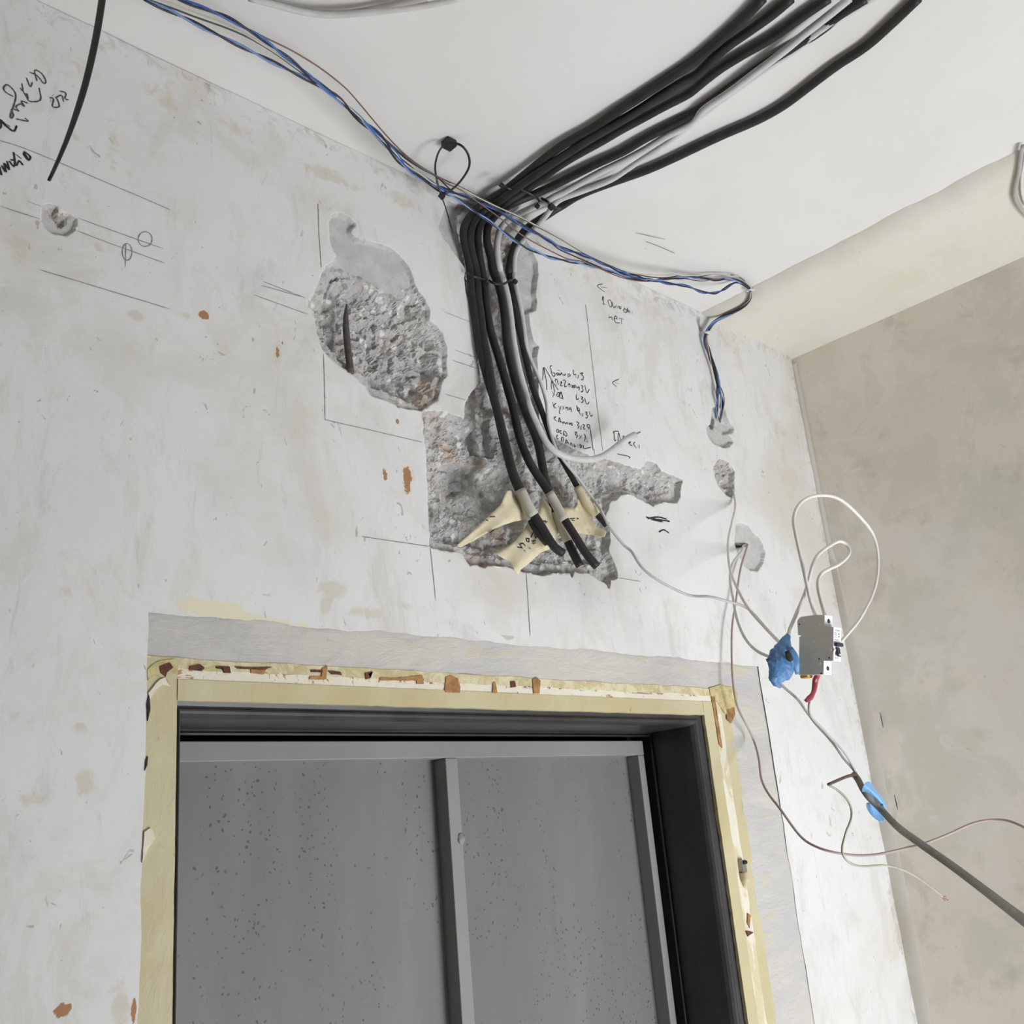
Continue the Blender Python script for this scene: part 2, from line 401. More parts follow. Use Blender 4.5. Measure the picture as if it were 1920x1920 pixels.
M['blue_tape'] = simple('blue_insulating_tape', srgb(88, 132, 178), .45, .45, .14, 60, bump=.2)
M['sky_tape'] = simple('light_blue_tape', srgb(130, 184, 232), .4, .45, .08, 60)
M['red_tape'] = simple('red_heat_sleeve', srgb(178, 78, 96), .5, .4, .12, 60)
M['tape_sleeve'] = simple('pale_tape_wrap', srgb(190, 186, 172), .6, .3, .06, 50)
M['white_tie'] = simple('white_nylon', srgb(215, 214, 214), .45, .4, .04, 60)
t = NT('masking_tape', .7, .25); n1 = t.noise(60, 4); t.color(t.mix(t.ramp(n1, .3, .7), srgb(216, 204, 170), srgb(226, 215, 184)))
t.b.inputs['Subsurface Weight'].default_value = 0; t.bump(t.noise(25, 4), .4, .002); M['masking'] = t.m
M['ink'] = simple('marker_ink', srgb(52, 52, 60), .7, .2, .1, 60)
M['pencil'] = simple('pencil_graphite', srgb(146, 144, 138), .7, .2, .15, 200)
M['pencil_dark'] = simple('dark_pencil', srgb(88, 86, 82), .7, .2, .15, 200)
M['rust'] = simple('rusty_rebar', srgb(92, 88, 86), .7, .3, .25, 120, bump=.3)
M['breaker_grey'] = simple('breaker_flank_plastic', srgb(222, 217, 205), .5, .4, .03, 50)
M['breaker_white'] = simple('breaker_white_plastic', srgb(236, 236, 234), .4, .4, .02, 50)
M['toggle'] = simple('toggle_dark_plastic', srgb(54, 54, 66), .35, .5, .1, 50)
M['yellow_clip'] = simple('yellow_clip_plastic', srgb(214, 160, 50), .4, .5, .08, 50)
M['green_print'] = simple('green_print', srgb(90, 170, 120), .6, .2, .05, 50)
M['grey_print'] = simple('grey_print', srgb(140, 150, 150), .6, .2, .05, 50)
M['steel'] = simple('zinc_steel', srgb(160, 158, 152), .35, .5, .12, 60, metal=.7)
M['floor'] = simple('concrete_floor', srgb(196, 192, 186), .85, .2, .08, 8)
M['dark'] = simple('dark_light_stop', srgb(30, 30, 30), .9, .1, .1, 8)
M['hole'] = simple('gap_shade_and_bolt', srgb(60, 56, 52), .9, .1, .2, 90)  # dark brown standing for shade in gaps and folds; latch bolt shares it

# ------------------------------------------------------------------ main wall with the chiselled damage
D1 = wpoly('M', [(275,170),(300,110),(370,80),(440,120),(520,190),(470,265),(520,325),(640,350),(740,375),(860,430),(960,540),(1010,620),(1035,720),(1070,790),(1130,860),(1180,970),(1170,1060),(1240,1110),(1300,1190),(1340,1340),(1330,1450),(1345,1550),(1290,1620),(1260,1780),(1210,1810),(1110,1880),(900,1840),(800,1780),(660,1740),(600,1650),(480,1540),(330,1440),(220,1340),(165,1180),(150,1050),(95,920),(120,850),(170,750),(210,640),(240,570),(290,540),(340,480),(300,400),(275,300)], .0009, 1)
D1R = wpoly('M', [(240,590),(330,560),(440,590),(540,640),(640,680),(730,740),(800,800),(900,820),(960,770),(1040,740),(1120,870),(1170,970),(1160,1060),(1235,1120),(1290,1190),(1330,1340),(1320,1450),(1330,1550),(1280,1620),(1250,1770),(1200,1800),(1110,1860),(900,1800),(800,1740),(670,1690),(600,1600),(480,1500),(330,1400),(230,1310),(180,1180),(165,1050),(110,920),(130,860),(190,750),(220,650)], .0018, 2)
D2 = wpoly('X', [(1120,545),(1075,650),(1045,740),(1080,820),(1130,880),(1180,960),(1250,1060),(1235,1130),(1250,1250),(1285,1340),(1300,1450),(1320,1600),(1345,1760),(1360,1900),(1375,2100),(1780,2100),(1790,1800),(1785,1720),(1800,1640),(1760,1600),(1735,1500),(1722,1390),(1775,1370),(1785,1320),(1775,1250),(1795,1100),(1790,1010),(1740,900),(1700,830),(1600,740),(1400,650),(1250,600)], .0006, 3)
D2R = wpoly('X', [(1190,560),(1200,700),(1230,850),(1270,1060),(1290,1250),(1310,1400),(1335,1700),(1365,1900),(1380,2120),(1770,2120),(1770,1800),(1750,1640),(1720,1500),(1690,1400),(1660,1250),(1640,1100),(1650,950),(1680,840),(1560,740),(1380,640)], .0010, 4)
D3 = wpoly('Y', [(45,270),(100,262),(180,262),(260,285),(330,315),(335,240),(350,180),(400,110),(440,60),(440,-20),(840,-20),(845,100),(850,330),(960,450),(1080,520),(1230,580),(1340,600),(1460,640),(1560,665),(1600,600),(1660,625),(1700,680),(1760,700),(1845,740),(1830,800),(1830,860),(1800,905),(1720,890),(1640,920),(1590,895),(1540,865),(1500,840),(1460,835),(1420,850),(1390,880),(1345,890),(1330,950),(1310,1000),(1340,1080),(1345,1150),(1335,1230),(1370,1310),(1400,1390),(1395,1420),(1350,1435),(1340,1500),(1310,1450),(1250,1420),(1200,1390),(1100,1375),(1078,1420),(1060,1385),(950,1385),(880,1400),(760,1380),(620,1340),(500,1330),(470,1350),(420,1320),(380,1330),(345,1300),(310,1240),(240,1240),(190,1225),(100,1205),(90,1050),(80,900),(72,600),(55,420)], .0012, 5)
D3R = wpoly('Y', [(60,290),(180,280),(320,330),(440,350),(450,-20),(830,-20),(840,340),(950,470),(1080,600),(1230,630),(1380,650),(1560,690),(1610,640),(1680,690),(1810,745),(1800,860),(1720,870),(1640,890),(1540,850),(1460,820),(1390,860),(1300,890),(1280,1000),(1310,1080),(1310,1230),(1330,1330),(1200,1360),(1100,1345),(950,1350),(760,1340),(620,1310),(500,1290),(400,1290),(330,1220),(240,1210),(115,1185),(100,900),(85,600)], .002, 6)
D3P = wpoly('Y', [(150,520),(300,560),(560,580),(700,620),(840,700),(850,900),(820,1200),(560,1260),(340,1210),(210,1180),(190,900),(165,640)], .003, 16)
D3U = wpoly('Y', [(440,60),(560,60),(600,400),(620,580),(420,560),(390,400),(440,330)], .001, 17)
HA = wpoly('K', [(260,1210),(330,1180),(430,1220),(460,1340),(500,1430),(570,1490),(540,1570),(470,1580),(560,1690),(490,1760),(420,1780),(270,1700),(200,1600),(175,1480),(240,1440),(250,1330)], .0006, 7)
HAR = wpoly('K', [(265,1390),(300,1300),(345,1340),(340,1450),(310,1515),(275,1480)], .0004, 8)
HB = wpoly('N', [(40,20),(100,5),(200,60),(290,200),(280,350),(290,450),(260,600),(180,560),(100,480),(40,400),(0,300),(-40,180),(0,80)], .0006, 9)
HBR = wpoly('N', [(20,180),(90,200),(250,330),(270,440),(200,470),(110,400),(60,440),(10,310)], .0006, 10)
HC = wpoly('N', [(300,980),(400,970),(490,1010),(550,1100),(640,1180),(710,1300),(745,1430),(710,1580),(630,1695),(540,1680),(430,1600),(330,1400),(280,1290),(300,1150)], .0004, 11)
HCR = wpoly('N', [(330,1250),(420,1255),(520,1270),(500,1310),(400,1330),(350,1345)], .0003, 12)
HD = wpoly('Q', [(370,1380),(430,1355),(520,1365),(530,1430),(620,1440),(690,1490),(700,1540),(680,1600),(600,1650),(470,1630),(390,1560),(365,1480)], .0006, 13)
HDR = wpoly('Q', [(440,1370),(510,1375),(525,1440),(610,1455),(620,1500),(600,1560),(530,1570),(500,1520),(450,1460),(430,1410)], .0008, 15)
HE = wpoly('J', [(1110,650),(1160,690),(1150,760),(1190,860),(1180,930),(1140,900),(1150,850),(1120,740)], .0004, 14)
#        polygon, depth, ramp width, rough amount, material (1 undercoat, 2 concrete)
DAM = [(D1, .005, .0018, .0008, 1), (D1R, .024, .028, .011, 2), (D2, .007, .002, .0012, 1), (D2R, .030, .006, .004, 2),
       (D3, .012, .004, .004, 2), (D3R, .020, .016, .009, 2), (D3P, .038, .016, .006, 2), (D3U, .034, .008, .004, 2), (HA, .007, .003, .0025, 1), (HAR, .03, .004, .002, 2),
       (HB, .010, .005, .005, 2), (HBR, .022, .006, .004, 2), (HC, .004, .0018, .0006, 1), (HCR, .02, .003, .001, 2),
       (HD, .003, .0015, .0008, 1), (HDR, .009, .004, .004, 2), (HE, .005, .002, .001, 1)]

def axis(breaks):
    out = []
    for a, b, s in breaks:
        n = max(1, int(round((b-a)/s))); out += list(np.linspace(a, b, n, endpoint=False))
    out.append(breaks[-1][1]); return np.array(out)
xs = axis([(XL, .15, .05), (.15, .30, .004), (.30, .375, .0018), (.375, OPX0, .004), (OPX0, .665, .004), (.665, OPX1, .0022), (OPX1, 1.80, .004), (1.80, XR+.001, .006)])
zs = axis([(0, 1.6, .05), (1.6, OPZ, .006), (OPZ, 2.17, .005), (2.17, ZC-.0005, .0022)])
X, Z = np.meshgrid(xs, zs, indexing='ij')
nxn, nzn = X.shape
# waviness of the plaster edge round the doorway
edge_j = lambda v, k: (fbm(v*22, v*0+k, 4, k)-.47)*.010
ix0 = int(np.argmin(abs(xs-OPX0))); ix1 = int(np.argmin(abs(xs-OPX1))); iz1 = int(np.argmin(abs(zs-OPZ)))
X[ix0, :iz1+1] += edge_j(zs[:iz1+1], 1)*.5; X[ix1, :iz1+1] += edge_j(zs[:iz1+1], 2)*.6; Z[ix0:ix1+1, iz1] += edge_j(xs[ix0:ix1+1], 3)
def wall_y(x, z): return (fbm(x*3, z*3, 3, 5)-.47)*.006+(fbm(x*14, z*14, 3, 9)-.47)*.0022
Y = wall_y(X, Z)
Y[ix0:ix1+1, :iz1+1] = np.clip(Y[ix0:ix1+1, :iz1+1], -.004, .002)
mat = np.zeros(X.shape, int); depth = np.zeros(X.shape)
fine_box = (X > .25)
fx = facets(X*62, Z*62, 1)*.7+facets(X*150, Z*150, 5)*.3; fy = fbm(X*28, Z*28, 4, 3)
cell = .0026
for poly, dp, rw, rough, mt in DAM:
    pa = np.array(poly); bx = (X > pa[:, 0].min()-.01) & (X < pa[:, 0].max()+.01) & (Z > pa[:, 1].min()-.01) & (Z < pa[:, 1].max()+.01)
    if not bx.any(): continue
    sd, qx, qz = inside_dist(X[bx], Z[bx], poly)
    near = (abs(sd) < cell*.5) & (mat[bx] < 2)
    Xb, Zb = X[bx], Z[bx]; Xb[near] = qx[near]; Zb[near] = qz[near]; X[bx] = Xb; Z[bx] = Zb
    ins = (sd > 0) & ~near
    tt = np.clip(sd/rw, 0, 1); tt = tt*tt*(3-2*tt)
    dd = dp*tt*(.55+.9*fy[bx] if mt == 2 else 1)+rough*(fx[bx]-.45)*np.clip(sd/.006, 0, 1)+.0015*tt
    db = depth[bx]; db = np.where(ins, np.maximum(db, np.maximum(dd, .0012)), db); depth[bx] = db
    mb = mat[bx]; mb = np.where(ins, np.maximum(mb, mt), mb); mat[bx] = mb
Y = Y+depth
def blob(lst):
    a = np.zeros(X.shape)
    for (cx, cy, rx, ry, amt) in lst:
        c0 = P(cx, cy); ex = P(cx+rx, cy); ez = P(cx, cy+ry)
        ax = abs(ex[0]-c0[0])+1e-4; az = abs(ez[2]-c0[2])+1e-4
        a = np.maximum(a, amt*np.exp(-(((X-c0[0])/ax)**2+((Z-c0[2])/az)**2)*.8))
    return a
att = {}
att['cream'] = blob([(400,1140,60,16,1),(440,1155,55,10,.9),(500,1165,50,8,.8),(560,1172,40,6,.7)])
att['beige'] = blob([(625,1105,28,24,.95),(610,1135,14,26,.9),(690,1150,40,14,.8),(760,1135,35,12,.6),(255,590,26,12,.75),(345,592,20,10,.7),(520,650,10,45,.7),(160,1465,20,30,.9),(150,1365,16,14,.8),
    (765,900,18,42,.7),(225,1880,22,50,.8),(120,1110,28,20,.6),(175,1115,12,30,.6),(35,470,30,40,.7),(140,260,16,16,.6),(210,280,18,60,.6),(185,465,16,10,.7),(240,330,16,16,.5),(1480,900,30,60,.6),(1465,820,20,70,.5),(1500,700,26,40,.6),(1370,640,60,30,.5),(20,1340,30,30,.5),(60,1500,40,25,.5),
    (300,180,50,30,.6),(440,240,70,20,.6),(620,330,70,16,.7),(740,370,50,16,.7),(160,130,40,25,.5),(1180,560,70,22,.6),(1250,600,60,20,.5),(1090,520,50,18,.6),(700,1210,50,8,.5),(930,1150,30,8,.4)])
att['rust'] = blob([(382,590,11,8,1),(764,898,9,32,.9),(722,893,5,12,.8),(521,660,4,14,.8),(745,790,4,7,.7),(118,1893,17,16,1.1),(250,1890,6,26,1),(240,1860,6,12,.7),(720,880,6,6,.6),(530,640,4,10,.6)])
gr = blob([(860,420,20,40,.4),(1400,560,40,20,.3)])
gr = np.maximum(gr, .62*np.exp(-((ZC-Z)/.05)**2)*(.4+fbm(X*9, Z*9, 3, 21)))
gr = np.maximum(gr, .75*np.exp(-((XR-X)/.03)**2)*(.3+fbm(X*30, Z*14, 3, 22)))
att['edge_dark'] = gr  # darker mottled tone below the ceiling and beside the right corner
idx = np.arange(nxn*nzn).reshape(nxn, nzn)
q = np.stack([idx[:-1, :-1], idx[1:, :-1], idx[1:, 1:], idx[:-1, 1:]], -1)
keep = np.ones(q.shape[:2], bool); keep[ix0:ix1, :iz1] = False
cm = np.maximum.reduce([mat[:-1, :-1], mat[1:, :-1], mat[1:, 1:], mat[:-1, 1:]])
q = q[keep]; cm = cm[keep]
me = bpy.data.meshes.new('wall_back')
co = np.stack([X, Y, Z], -1).reshape(-1, 3).astype(np.float32)
me.vertices.add(len(co)); me.vertices.foreach_set('co', co.ravel())
me.loops.add(q.size); me.loops.foreach_set('vertex_index', q.ravel().astype(np.int32))
me.polygons.add(len(q)); me.polygons.foreach_set('loop_start', np.arange(0, q.size, 4, dtype=np.int32))
me.polygons.foreach_set('material_index', cm.astype(np.int32)); me.update(calc_edges=True)
me.polygons.foreach_set('use_smooth', (cm == 0) | (cm == 1))
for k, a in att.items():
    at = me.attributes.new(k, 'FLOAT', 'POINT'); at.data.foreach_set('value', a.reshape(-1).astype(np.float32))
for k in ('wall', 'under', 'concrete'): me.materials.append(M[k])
wall = struct(link(bpy.data.objects.new('wall_back', me)))

# ------------------------------------------------------------------ rest of the shell
def sheet(name, xr, yr, zr, n, mat, amp, seed):
    """wavy rectangle; one of the three ranges is a single value"""
    fix = [i for i, r in enumerate((xr, yr, zr)) if not hasattr(r, '__len__')][0]
    rr = [r for r in (xr, yr, zr) if hasattr(r, '__len__')]
    a = np.linspace(rr[0][0], rr[0][1], n[0]); b = np.linspace(rr[1][0], rr[1][1], n[1]); A, Bb = np.meshgrid(a, b, indexing='ij')
    h = (fbm(A*3+7, Bb*3, 4, seed)-.47)*amp
    val = [xr, yr, zr][fix]
    comp = [None]*3; k = 0
    for i in range(3):
        if i == fix: comp[i] = (val+h).ravel()
        else: comp[i] = (A if k == 0 else Bb).ravel(); k += 1
    v = np.stack(comp, 1); f = []
    for i in range(n[0]-1):
        for j in range(n[1]-1): f.append((i*n[1]+j, (i+1)*n[1]+j, (i+1)*n[1]+j+1, i*n[1]+j+1))
    return struct(mesh_obj(name, v, f, mat, None, True))
def slab(name, x0, x1, y0, y1, z0, z1, mat): return struct(MB().box(x0, x1, y0, y1, z0, z1).obj(name, mat))
sheet('ceiling', (XL, STRIP_X+.01), (YB, .12), ZC, (90, 110), M['ceiling'], .003, 31)
slab('floor', XL, XR+.05, YB, 1.2, -.05, 0, M['floor'])
sheet('wall_right', XR, (YB, .10), (0, ZC+.02), (150, 120), M['rightwall'], .0022, 33)
slab('wall_left', XL-.05, XL, YB, .1, 0, ZC+.02, simple('dark_unseen_wall', srgb(120, 112, 100), .9, .1, .1, 5))  # unseen wall, coloured dark to cut its bounce light
# raw margin of the ceiling beside the right wall, a few millimetres lower, with a broken edge
ys = np.arange(YB, .101, .006); v = []; f = []
for i, y in enumerate(ys):
    e = STRIP_X+(fbm(np.array(y*14.), np.array(3.), 4, 40)-.47)*.012
    lo = ZC-.0045+(fbm(np.array(y*5.), np.array(9.), 3, 41)-.47)*.002
    v += [(e, y, ZC+.004), (e+.002, y, lo), (e+.10, y, lo-.002), (XR-.05, y, lo-.002), (XR-.010, y, lo-.003), (XR+.01, y, lo-.012)]
for i in range(len(ys)-1):
    for k in range(5): f.append((i*6+k, (i+1)*6+k, (i+1)*6+k+1, i*6+k+1))
struct(mesh_obj('trim_1', v, f, M['margin'], None, True))
# paler filler strip down the corner of the right wall
zz = np.arange(.0, ZC-.02, .01); v = []; f = []
for z in zz:
    w = .034+(fbm(np.array(z*8.), np.array(1.), 3, 44)-.47)*.012-.022*min(1, max(0, (z-2.15)/.25))
    v += [(XR-.0022, -.0, z), (XR-.0020, -.012, z), (XR-.0018, -w*.8, z), (XR+.001, -w, z)]
for i in range(len(zz)-1):
    for k in range(3): f.append((i*4+k, i*4+k+1, (i+1)*4+k+1, (i+1)*4+k))
struct(mesh_obj('trim_2', v, f, M['corner'] if 'corner' in M else plaster_wall('corner_filler', srgb(214, 209, 199), srgb(206, 198, 185), srgb(200, 196, 190), use_attr=False, streak=False), None, True))
# broken bits of ceiling-wall joint
# ------------------------------------------------------------------ doorway
YS = CAMZ
def plate(name, along, a0, a1, lo, hi, y0, y1, mat, parent=None, jl=.001, jh=.001, seed=1, bow=.0006, step=.004, label=None, struct_=False):
    """plaster or paint strip: along = 'x' or 'z', lo..hi across, both long edges uneven"""
    n = max(2, int((a1-a0)/step)); rows = 5; v = []; f = []
    for i in range(n+1):
        a = a0+(a1-a0)*i/n
        l = lo+(fbm(np.array(a*40.), np.array(seed*3.3), 4, seed)-.47)*2*jl; h = hi+(fbm(np.array(a*34.), np.array(seed*1.7+5), 4, seed+9)-.47)*2*jh
        for k in range(rows):
            c = l+(h-l)*k/(rows-1); y = y0+(fbm(np.array(a*30.), np.array(c*60.), 3, seed+4)-.47)*bow*2
            v.append((a, y, c) if along == 'x' else (c, y, a))
        for c in (l, h): v.append((a, y1, c) if along == 'x' else (c, y1, a))
    R = rows+2
    for i in range(n):
        for k in range(rows-1): f.append((i*R+k, (i+1)*R+k, (i+1)*R+k+1, i*R+k+1))
        f.append((i*R+rows, (i+1)*R+rows, (i+1)*R, i*R)); f.append((i*R+rows-1, (i+1)*R+rows-1, (i+1)*R+rows+1, i*R+rows+1))
    o = mesh_obj(name, v, f, mat, parent, False, label)
    return o
ZY = YS+.1705; XYL, XYR = .4862, 1.4136; XGO = 1.487; ZGO = YS+.215
# grey raw strip where the casing was stripped off: the setting
b1 = plate('trim_3', 'x', OPX0-.004, OPX1+.012, ZGO-.004, OPZ+.012, .0018, .03, M['band'], None, .0015, .001, 51, .0014); struct(b1)
b2 = plate('trim_4', 'z', 0, OPZ-.001, XGO-.002, OPX1+.012, .0018, .03, M['band'], None, .002, .001, 52, .0012); struct(b2)
door = struct(empty('door_1', ((OPX0+OPX1)/2, .05, 0)))
DX, DYY = door.location.x, door.location.y
parts = []
def dpart(o): 
    o.parent = door; child_local(o, door)
    return o
dpart(plate('door_casing', 'x', XYL-.0002, XYR+.02, ZY-.001, YS+.192, .000, .03, M['yellow'], None, .001, .0006, 61, .0007, label='tan yellow painted casing across the head'))
dpart(plate('paint_band', 'x', XYL-.0002, XYR+.050, YS+.1905, YS+.2035, .0009, .03, M['flake'], None, .0008, .002, 62, .0004, label='flaking cream paint with rusty chips'))
dpart(plate('casing_edge', 'x', OPX0-.002, XGO+.004, YS+.2025, ZGO, .0007, .03, M['tan'], None, .0018, .0022, 63, .0007, label='worn outer edge of the casing'))
dpart(plate('door_casing', 'z', 0, YS+.213, OPX0-.001, XYL, .0006, .03, M['yellow'], None, .001, .0007, 64, .0007, label='tan yellow painted casing, left side'))
dpart(plate('door_casing', 'z', 0, YS+.192, XYR-.0005, XYR+.026, .000, .03, M['yellow'], None, .0008, .0015, 65, .0008, label='tan yellow painted casing, right side'))
dpart(plate('paint_band', 'z', 0, YS+.1925, XYR+.024, XYR+.050, .0012, .03, M['flake_right'], None, .0015, .003, 66, .0012, label='chipped cream paint, right side'))
dpart(plate('casing_edge', 'z', 0, YS+.21, XYR+.048, XGO+.003, .0018, .03, M['yellow'], None, .003, .003, 67, .0015, label='worn outer edge of the casing, right side'))
def scar(name, pts, mat, label, y=-.0012, jag=.0009, seed=1, fr='0', parent=True):
    poly = wpoly(fr, pts, jag, seed); poly = [p_ for i, p_ in enumerate(poly)]
    n = len(poly); cx = sum(p_[0] for p_ in poly)/n; cz = sum(p_[1] for p_ in poly)/n
    bm = bmesh.new(); vs = [bm.verts.new((a_, y, b_)) for a_, b_ in poly]; fc = bm.faces.new(vs); bmesh.ops.triangulate(bm, faces=[fc])
    r_ = bmesh.ops.extrude_face_region(bm, geom=bm.faces[:]); bmesh.ops.translate(bm, verts=[g_ for g_ in r_['geom'] if isinstance(g_, bmesh.types.BMVert)], vec=(0, .0012-y, 0))
    me_ = bpy.data.meshes.new(name); bm.to_mesh(me_); bm.free(); me_.materials.append(mat)
    o = link(bpy.data.objects.new(name, me_)); o['label'] = label
    return dpart(o) if parent else o
M['rust_brown'] = simple('bare_rusty_brown', srgb(164, 124, 80), .8, .2, .3, 90, bump=.4)
M['dark_rust'] = simple('dark_red_rust', srgb(104, 66, 54), .8, .2, .35, 110, bump=.4)
M['olive_crust'] = simple('olive_crust', srgb(196, 182, 134), .8, .2, .2, 90, bump=.5)
M['cream_chip'] = simple('cream_paint_chip', srgb(232, 222, 202), .6, .3, .06, 90, bump=.2)
for k, (nm, pts_, m_) in enumerate([
    ('rust', [(835,1270),(845,1266),(858,1272),(863,1288),(862,1299),(834,1298)], 'rust_brown'), ('rust', [(924,1280),(929,1279),(932,1299),(923,1299)], 'rust_brown'), ('rust', [(998,1274),(1006,1270),(1013,1276),(1011,1300),(1000,1300)], 'rust_brown'),
    ('rust', [(957,1278),(965,1277),(967,1288),(958,1289)], 'dark_rust'), ('rust', [(356,1249),(375,1246),(383,1252),(378,1258),(355,1256)], 'dark_rust'), ('rust', [(405,1250),(430,1250),(432,1262),(420,1262),(418,1254),(406,1253)], 'dark_rust'),
    ('rust', [(470,1253),(500,1252),(494,1264),(470,1262)], 'rust_brown'), ('rust', [(440,1250),(480,1252),(510,1251),(495,1256),(445,1254)], 'dark_rust'), ('rust', [(582,1256),(605,1257),(604,1261),(583,1260)], 'dark_rust'), ('rust', [(604,1254),(614,1248),(610,1274),(580,1274),(582,1269),(603,1268)], 'rust_brown'),
    ('rust', [(615,1258),(638,1260),(640,1266),(622,1264)], 'dark_rust'), ('rust', [(684,1262),(698,1259),(690,1264),(694,1272),(686,1274)], 'dark_rust'), ('rust', [(712,1271),(745,1271),(790,1266),(795,1276),(712,1276)], 'rust_brown'), ('rust', [(780,1268),(792,1266),(794,1282),(781,1282)], 'rust_brown'),
    ('crust', [(286,1246),(300,1238),(326,1236),(334,1250),(330,1262),(318,1262),(306,1272),(290,1266),(278,1276),(276,1256)], 'olive_crust'), ('rust', [(298,1250),(318,1242),(324,1252),(312,1262),(310,1270),(300,1262)], 'dark_rust'), ('chip', [(298,1274),(308,1270),(319,1288),(304,1284),(290,1296),(280,1312),(278,1300)], 'cream_chip'),
    ('crust', [(1330,1290),(1350,1284),(1378,1290),(1384,1304),(1378,1330),(1372,1346),(1360,1338),(1346,1318),(1332,1304)], 'olive_crust'), ('rust', [(1333,1305),(1339,1306),(1342,1330),(1350,1380),(1354,1402),(1348,1396),(1340,1350)], 'rust_brown'), ('rust', [(1362,1330),(1376,1326),(1378,1340),(1370,1356),(1362,1348)], 'rust_brown'),
    ('rust', [(1402,1712),(1407,1716),(1405,1740),(1401,1730)], 'rust_brown'), ('rust', [(1398,1745),(1412,1748),(1402,1756)], 'dark_rust'),
    ('chip', [(270,1560),(282,1552),(290,1572),(276,1592),(266,1618),(268,1585)], 'cream_chip'), ('gap', [(274,1320),(280,1300),(281,1330),(276,1352)], 'hole'), ('gap', [(272,1425),(277,1418),(276,1435),(270,1445)], 'hole')]):
    scar({'rust': 'rust_patch', 'crust': 'paint_crust', 'chip': 'paint_chip', 'gap': 'gap_shade'}[nm], pts_, M[m_], {'rust': 'rusty brown bare patch', 'crust': 'cracked olive paint crust at the corner', 'chip': 'flaked cream paint chip', 'gap': 'dark patch painted as the shade in a gap at the casing edge'}[nm], seed=70+k, y={'dark_rust': -.0004, 'cream_chip': -.0010, 'rust_brown': -.0002, 'olive_crust': 0, 'hole': -.0006}[m_]-.0004-k*.000012, jag=.00035)  # gap patches put the shade of an open edge into colour
# black steel frame: one moulding swept up, across and down
def moulding(name, prof, sl, st, sr, mat):
    v = []; f = []; n = len(prof)
    for s, y in prof:
        xl, xr, z = XYL+s*sl-.001, XYR-s*sr+.001, ZY-s*st+.001
        v += [(xl, y, 0), (xl, y, z), (xr, y, z), (xr, y, 0)]
    for i in range(n-1):
        for k in range(3): f.append((i*4+k, i*4+k+1, (i+1)*4+k+1, (i+1)*4+k))
    o = mesh_obj(name, v, f, mat, None, False)
    return o
prof = [(-.004, .03), (-.004, .0015), (.000, .001), (.002, .007), (.010, .0085), (.014, .0085), (.0165, .004), (.020, .0025), (.0245, .003), (.028, .006), (.031, .011), (.0315, .02), (.0315, .094), (.036, .094), (.036, .118)]
dpart(moulding('steel_frame', prof, .24, .62, 1.0, M['black_paint']))
XJ = XYR-.0315; ZJ = YS+.1515; YL = .100
zt = YS+.1395; XLF = .496; XRF = 1.366
# seal strip round the leaf
seal = resample([(XJ-.003, .094, .3), (XJ-.003, .094, 1.2), (XJ-.003, .094, ZJ-.004)], .03, 0)
dpart(tube('door_seal', seal, .0028, M['black_plastic'], already=True, sides=6)[0])
dpart(tube('door_seal', [(XLF+.0, .094, ZJ-.004), (.9, .094, ZJ-.004), (XJ-.003, .094, ZJ-.004)], .0025, M['black_plastic'], sides=6, step=.05)[0])
# the leaf: welded tube rails standing proud of a sheet panel
leaf = MB().box(XLF-.02, XRF, YL+.026, YL+.030, .01, zt-.004).obj('door_panel', M['door_panel'], None, label='grey sheet panel speckled with dark dots')
dpart(leaf)
rt = MB(); 
dpart(MB().box(XLF-.02, XRF, YL, YL+.027, zt-.0235, zt).obj('top_rail', M['door_grey'], bevel=.0012))
mx0, mx1 = .9306, .9525
dpart(MB().box(mx0, mx1, YL, YL+.0262, .02, zt-.0238).obj('mullion', M['door_grey'], bevel=.0012))
dpart(MB().box(XRF-.0155, XRF-.0003, YL+.0005, YL+.0262, .02, zt-.0238).obj('stile', M['door_grey'], bevel=.0012))
dpart(MB().box(XLF-.02, XLF-.004, YL+.0005, YL+.0262, .02, zt-.0238).obj('stile', M['door_grey'], bevel=.0012))
# small weld blob on the mullion
def ball(c, rx, ry, rz, seg=12, lump=0, seed=0):
    v = []; f = []; rs = random.Random(seed)
    for i in range(seg+1):
        th = math.pi*i/seg
        for k in range(seg):
            a = 2*math.pi*k/seg; j = 1+rs.uniform(-lump, lump)
            v.append((c[0]+rx*math.sin(th)*math.cos(a)*j, c[1]+ry*math.sin(th)*math.sin(a)*j, c[2]+rz*math.cos(th)*j))
    for i in range(seg):
        for k in range(seg): f.append((i*seg+k, i*seg+(k+1) % seg, (i+1)*seg+(k+1) % seg, (i+1)*seg+k))
    return v, f
wp = P(865, 1573, 'w', -YL)
v, f = ball((wp[0], YL+.001, wp[2]), .007, .003, .008, 10, .25, 3); dpart(mesh_obj('weld_spot', v, f, M['door_grey'], None, True))
# latch on the right casing
lp = P(1392, 1622, 'w', 0.002)
lt = MB().box(lp[0]-.006, lp[0]+.006, -.006, .002, lp[2]-.010, lp[2]+.008); dpart(lt.obj('latch_plate', M['steel'], bevel=.001))
v, f, _ = tube_geo([(lp[0], -.001, lp[2]-.012), (lp[0], -.003, lp[2]-.022), (lp[0]+.001, .002, lp[2]-.034)], [.007, .0075, .003], sides=12, step=.002)
dpart(mesh_obj('latch_stub', v, f, M['yellow'], None, True))
v, f, _ = tube_geo([(lp[0]-.004, -.007, lp[2]+.004), (lp[0]+.004, -.007, lp[2]+.004)], .003, sides=10, step=.002); dpart(mesh_obj('latch_bolt', v, f, M['hole'], None, True))
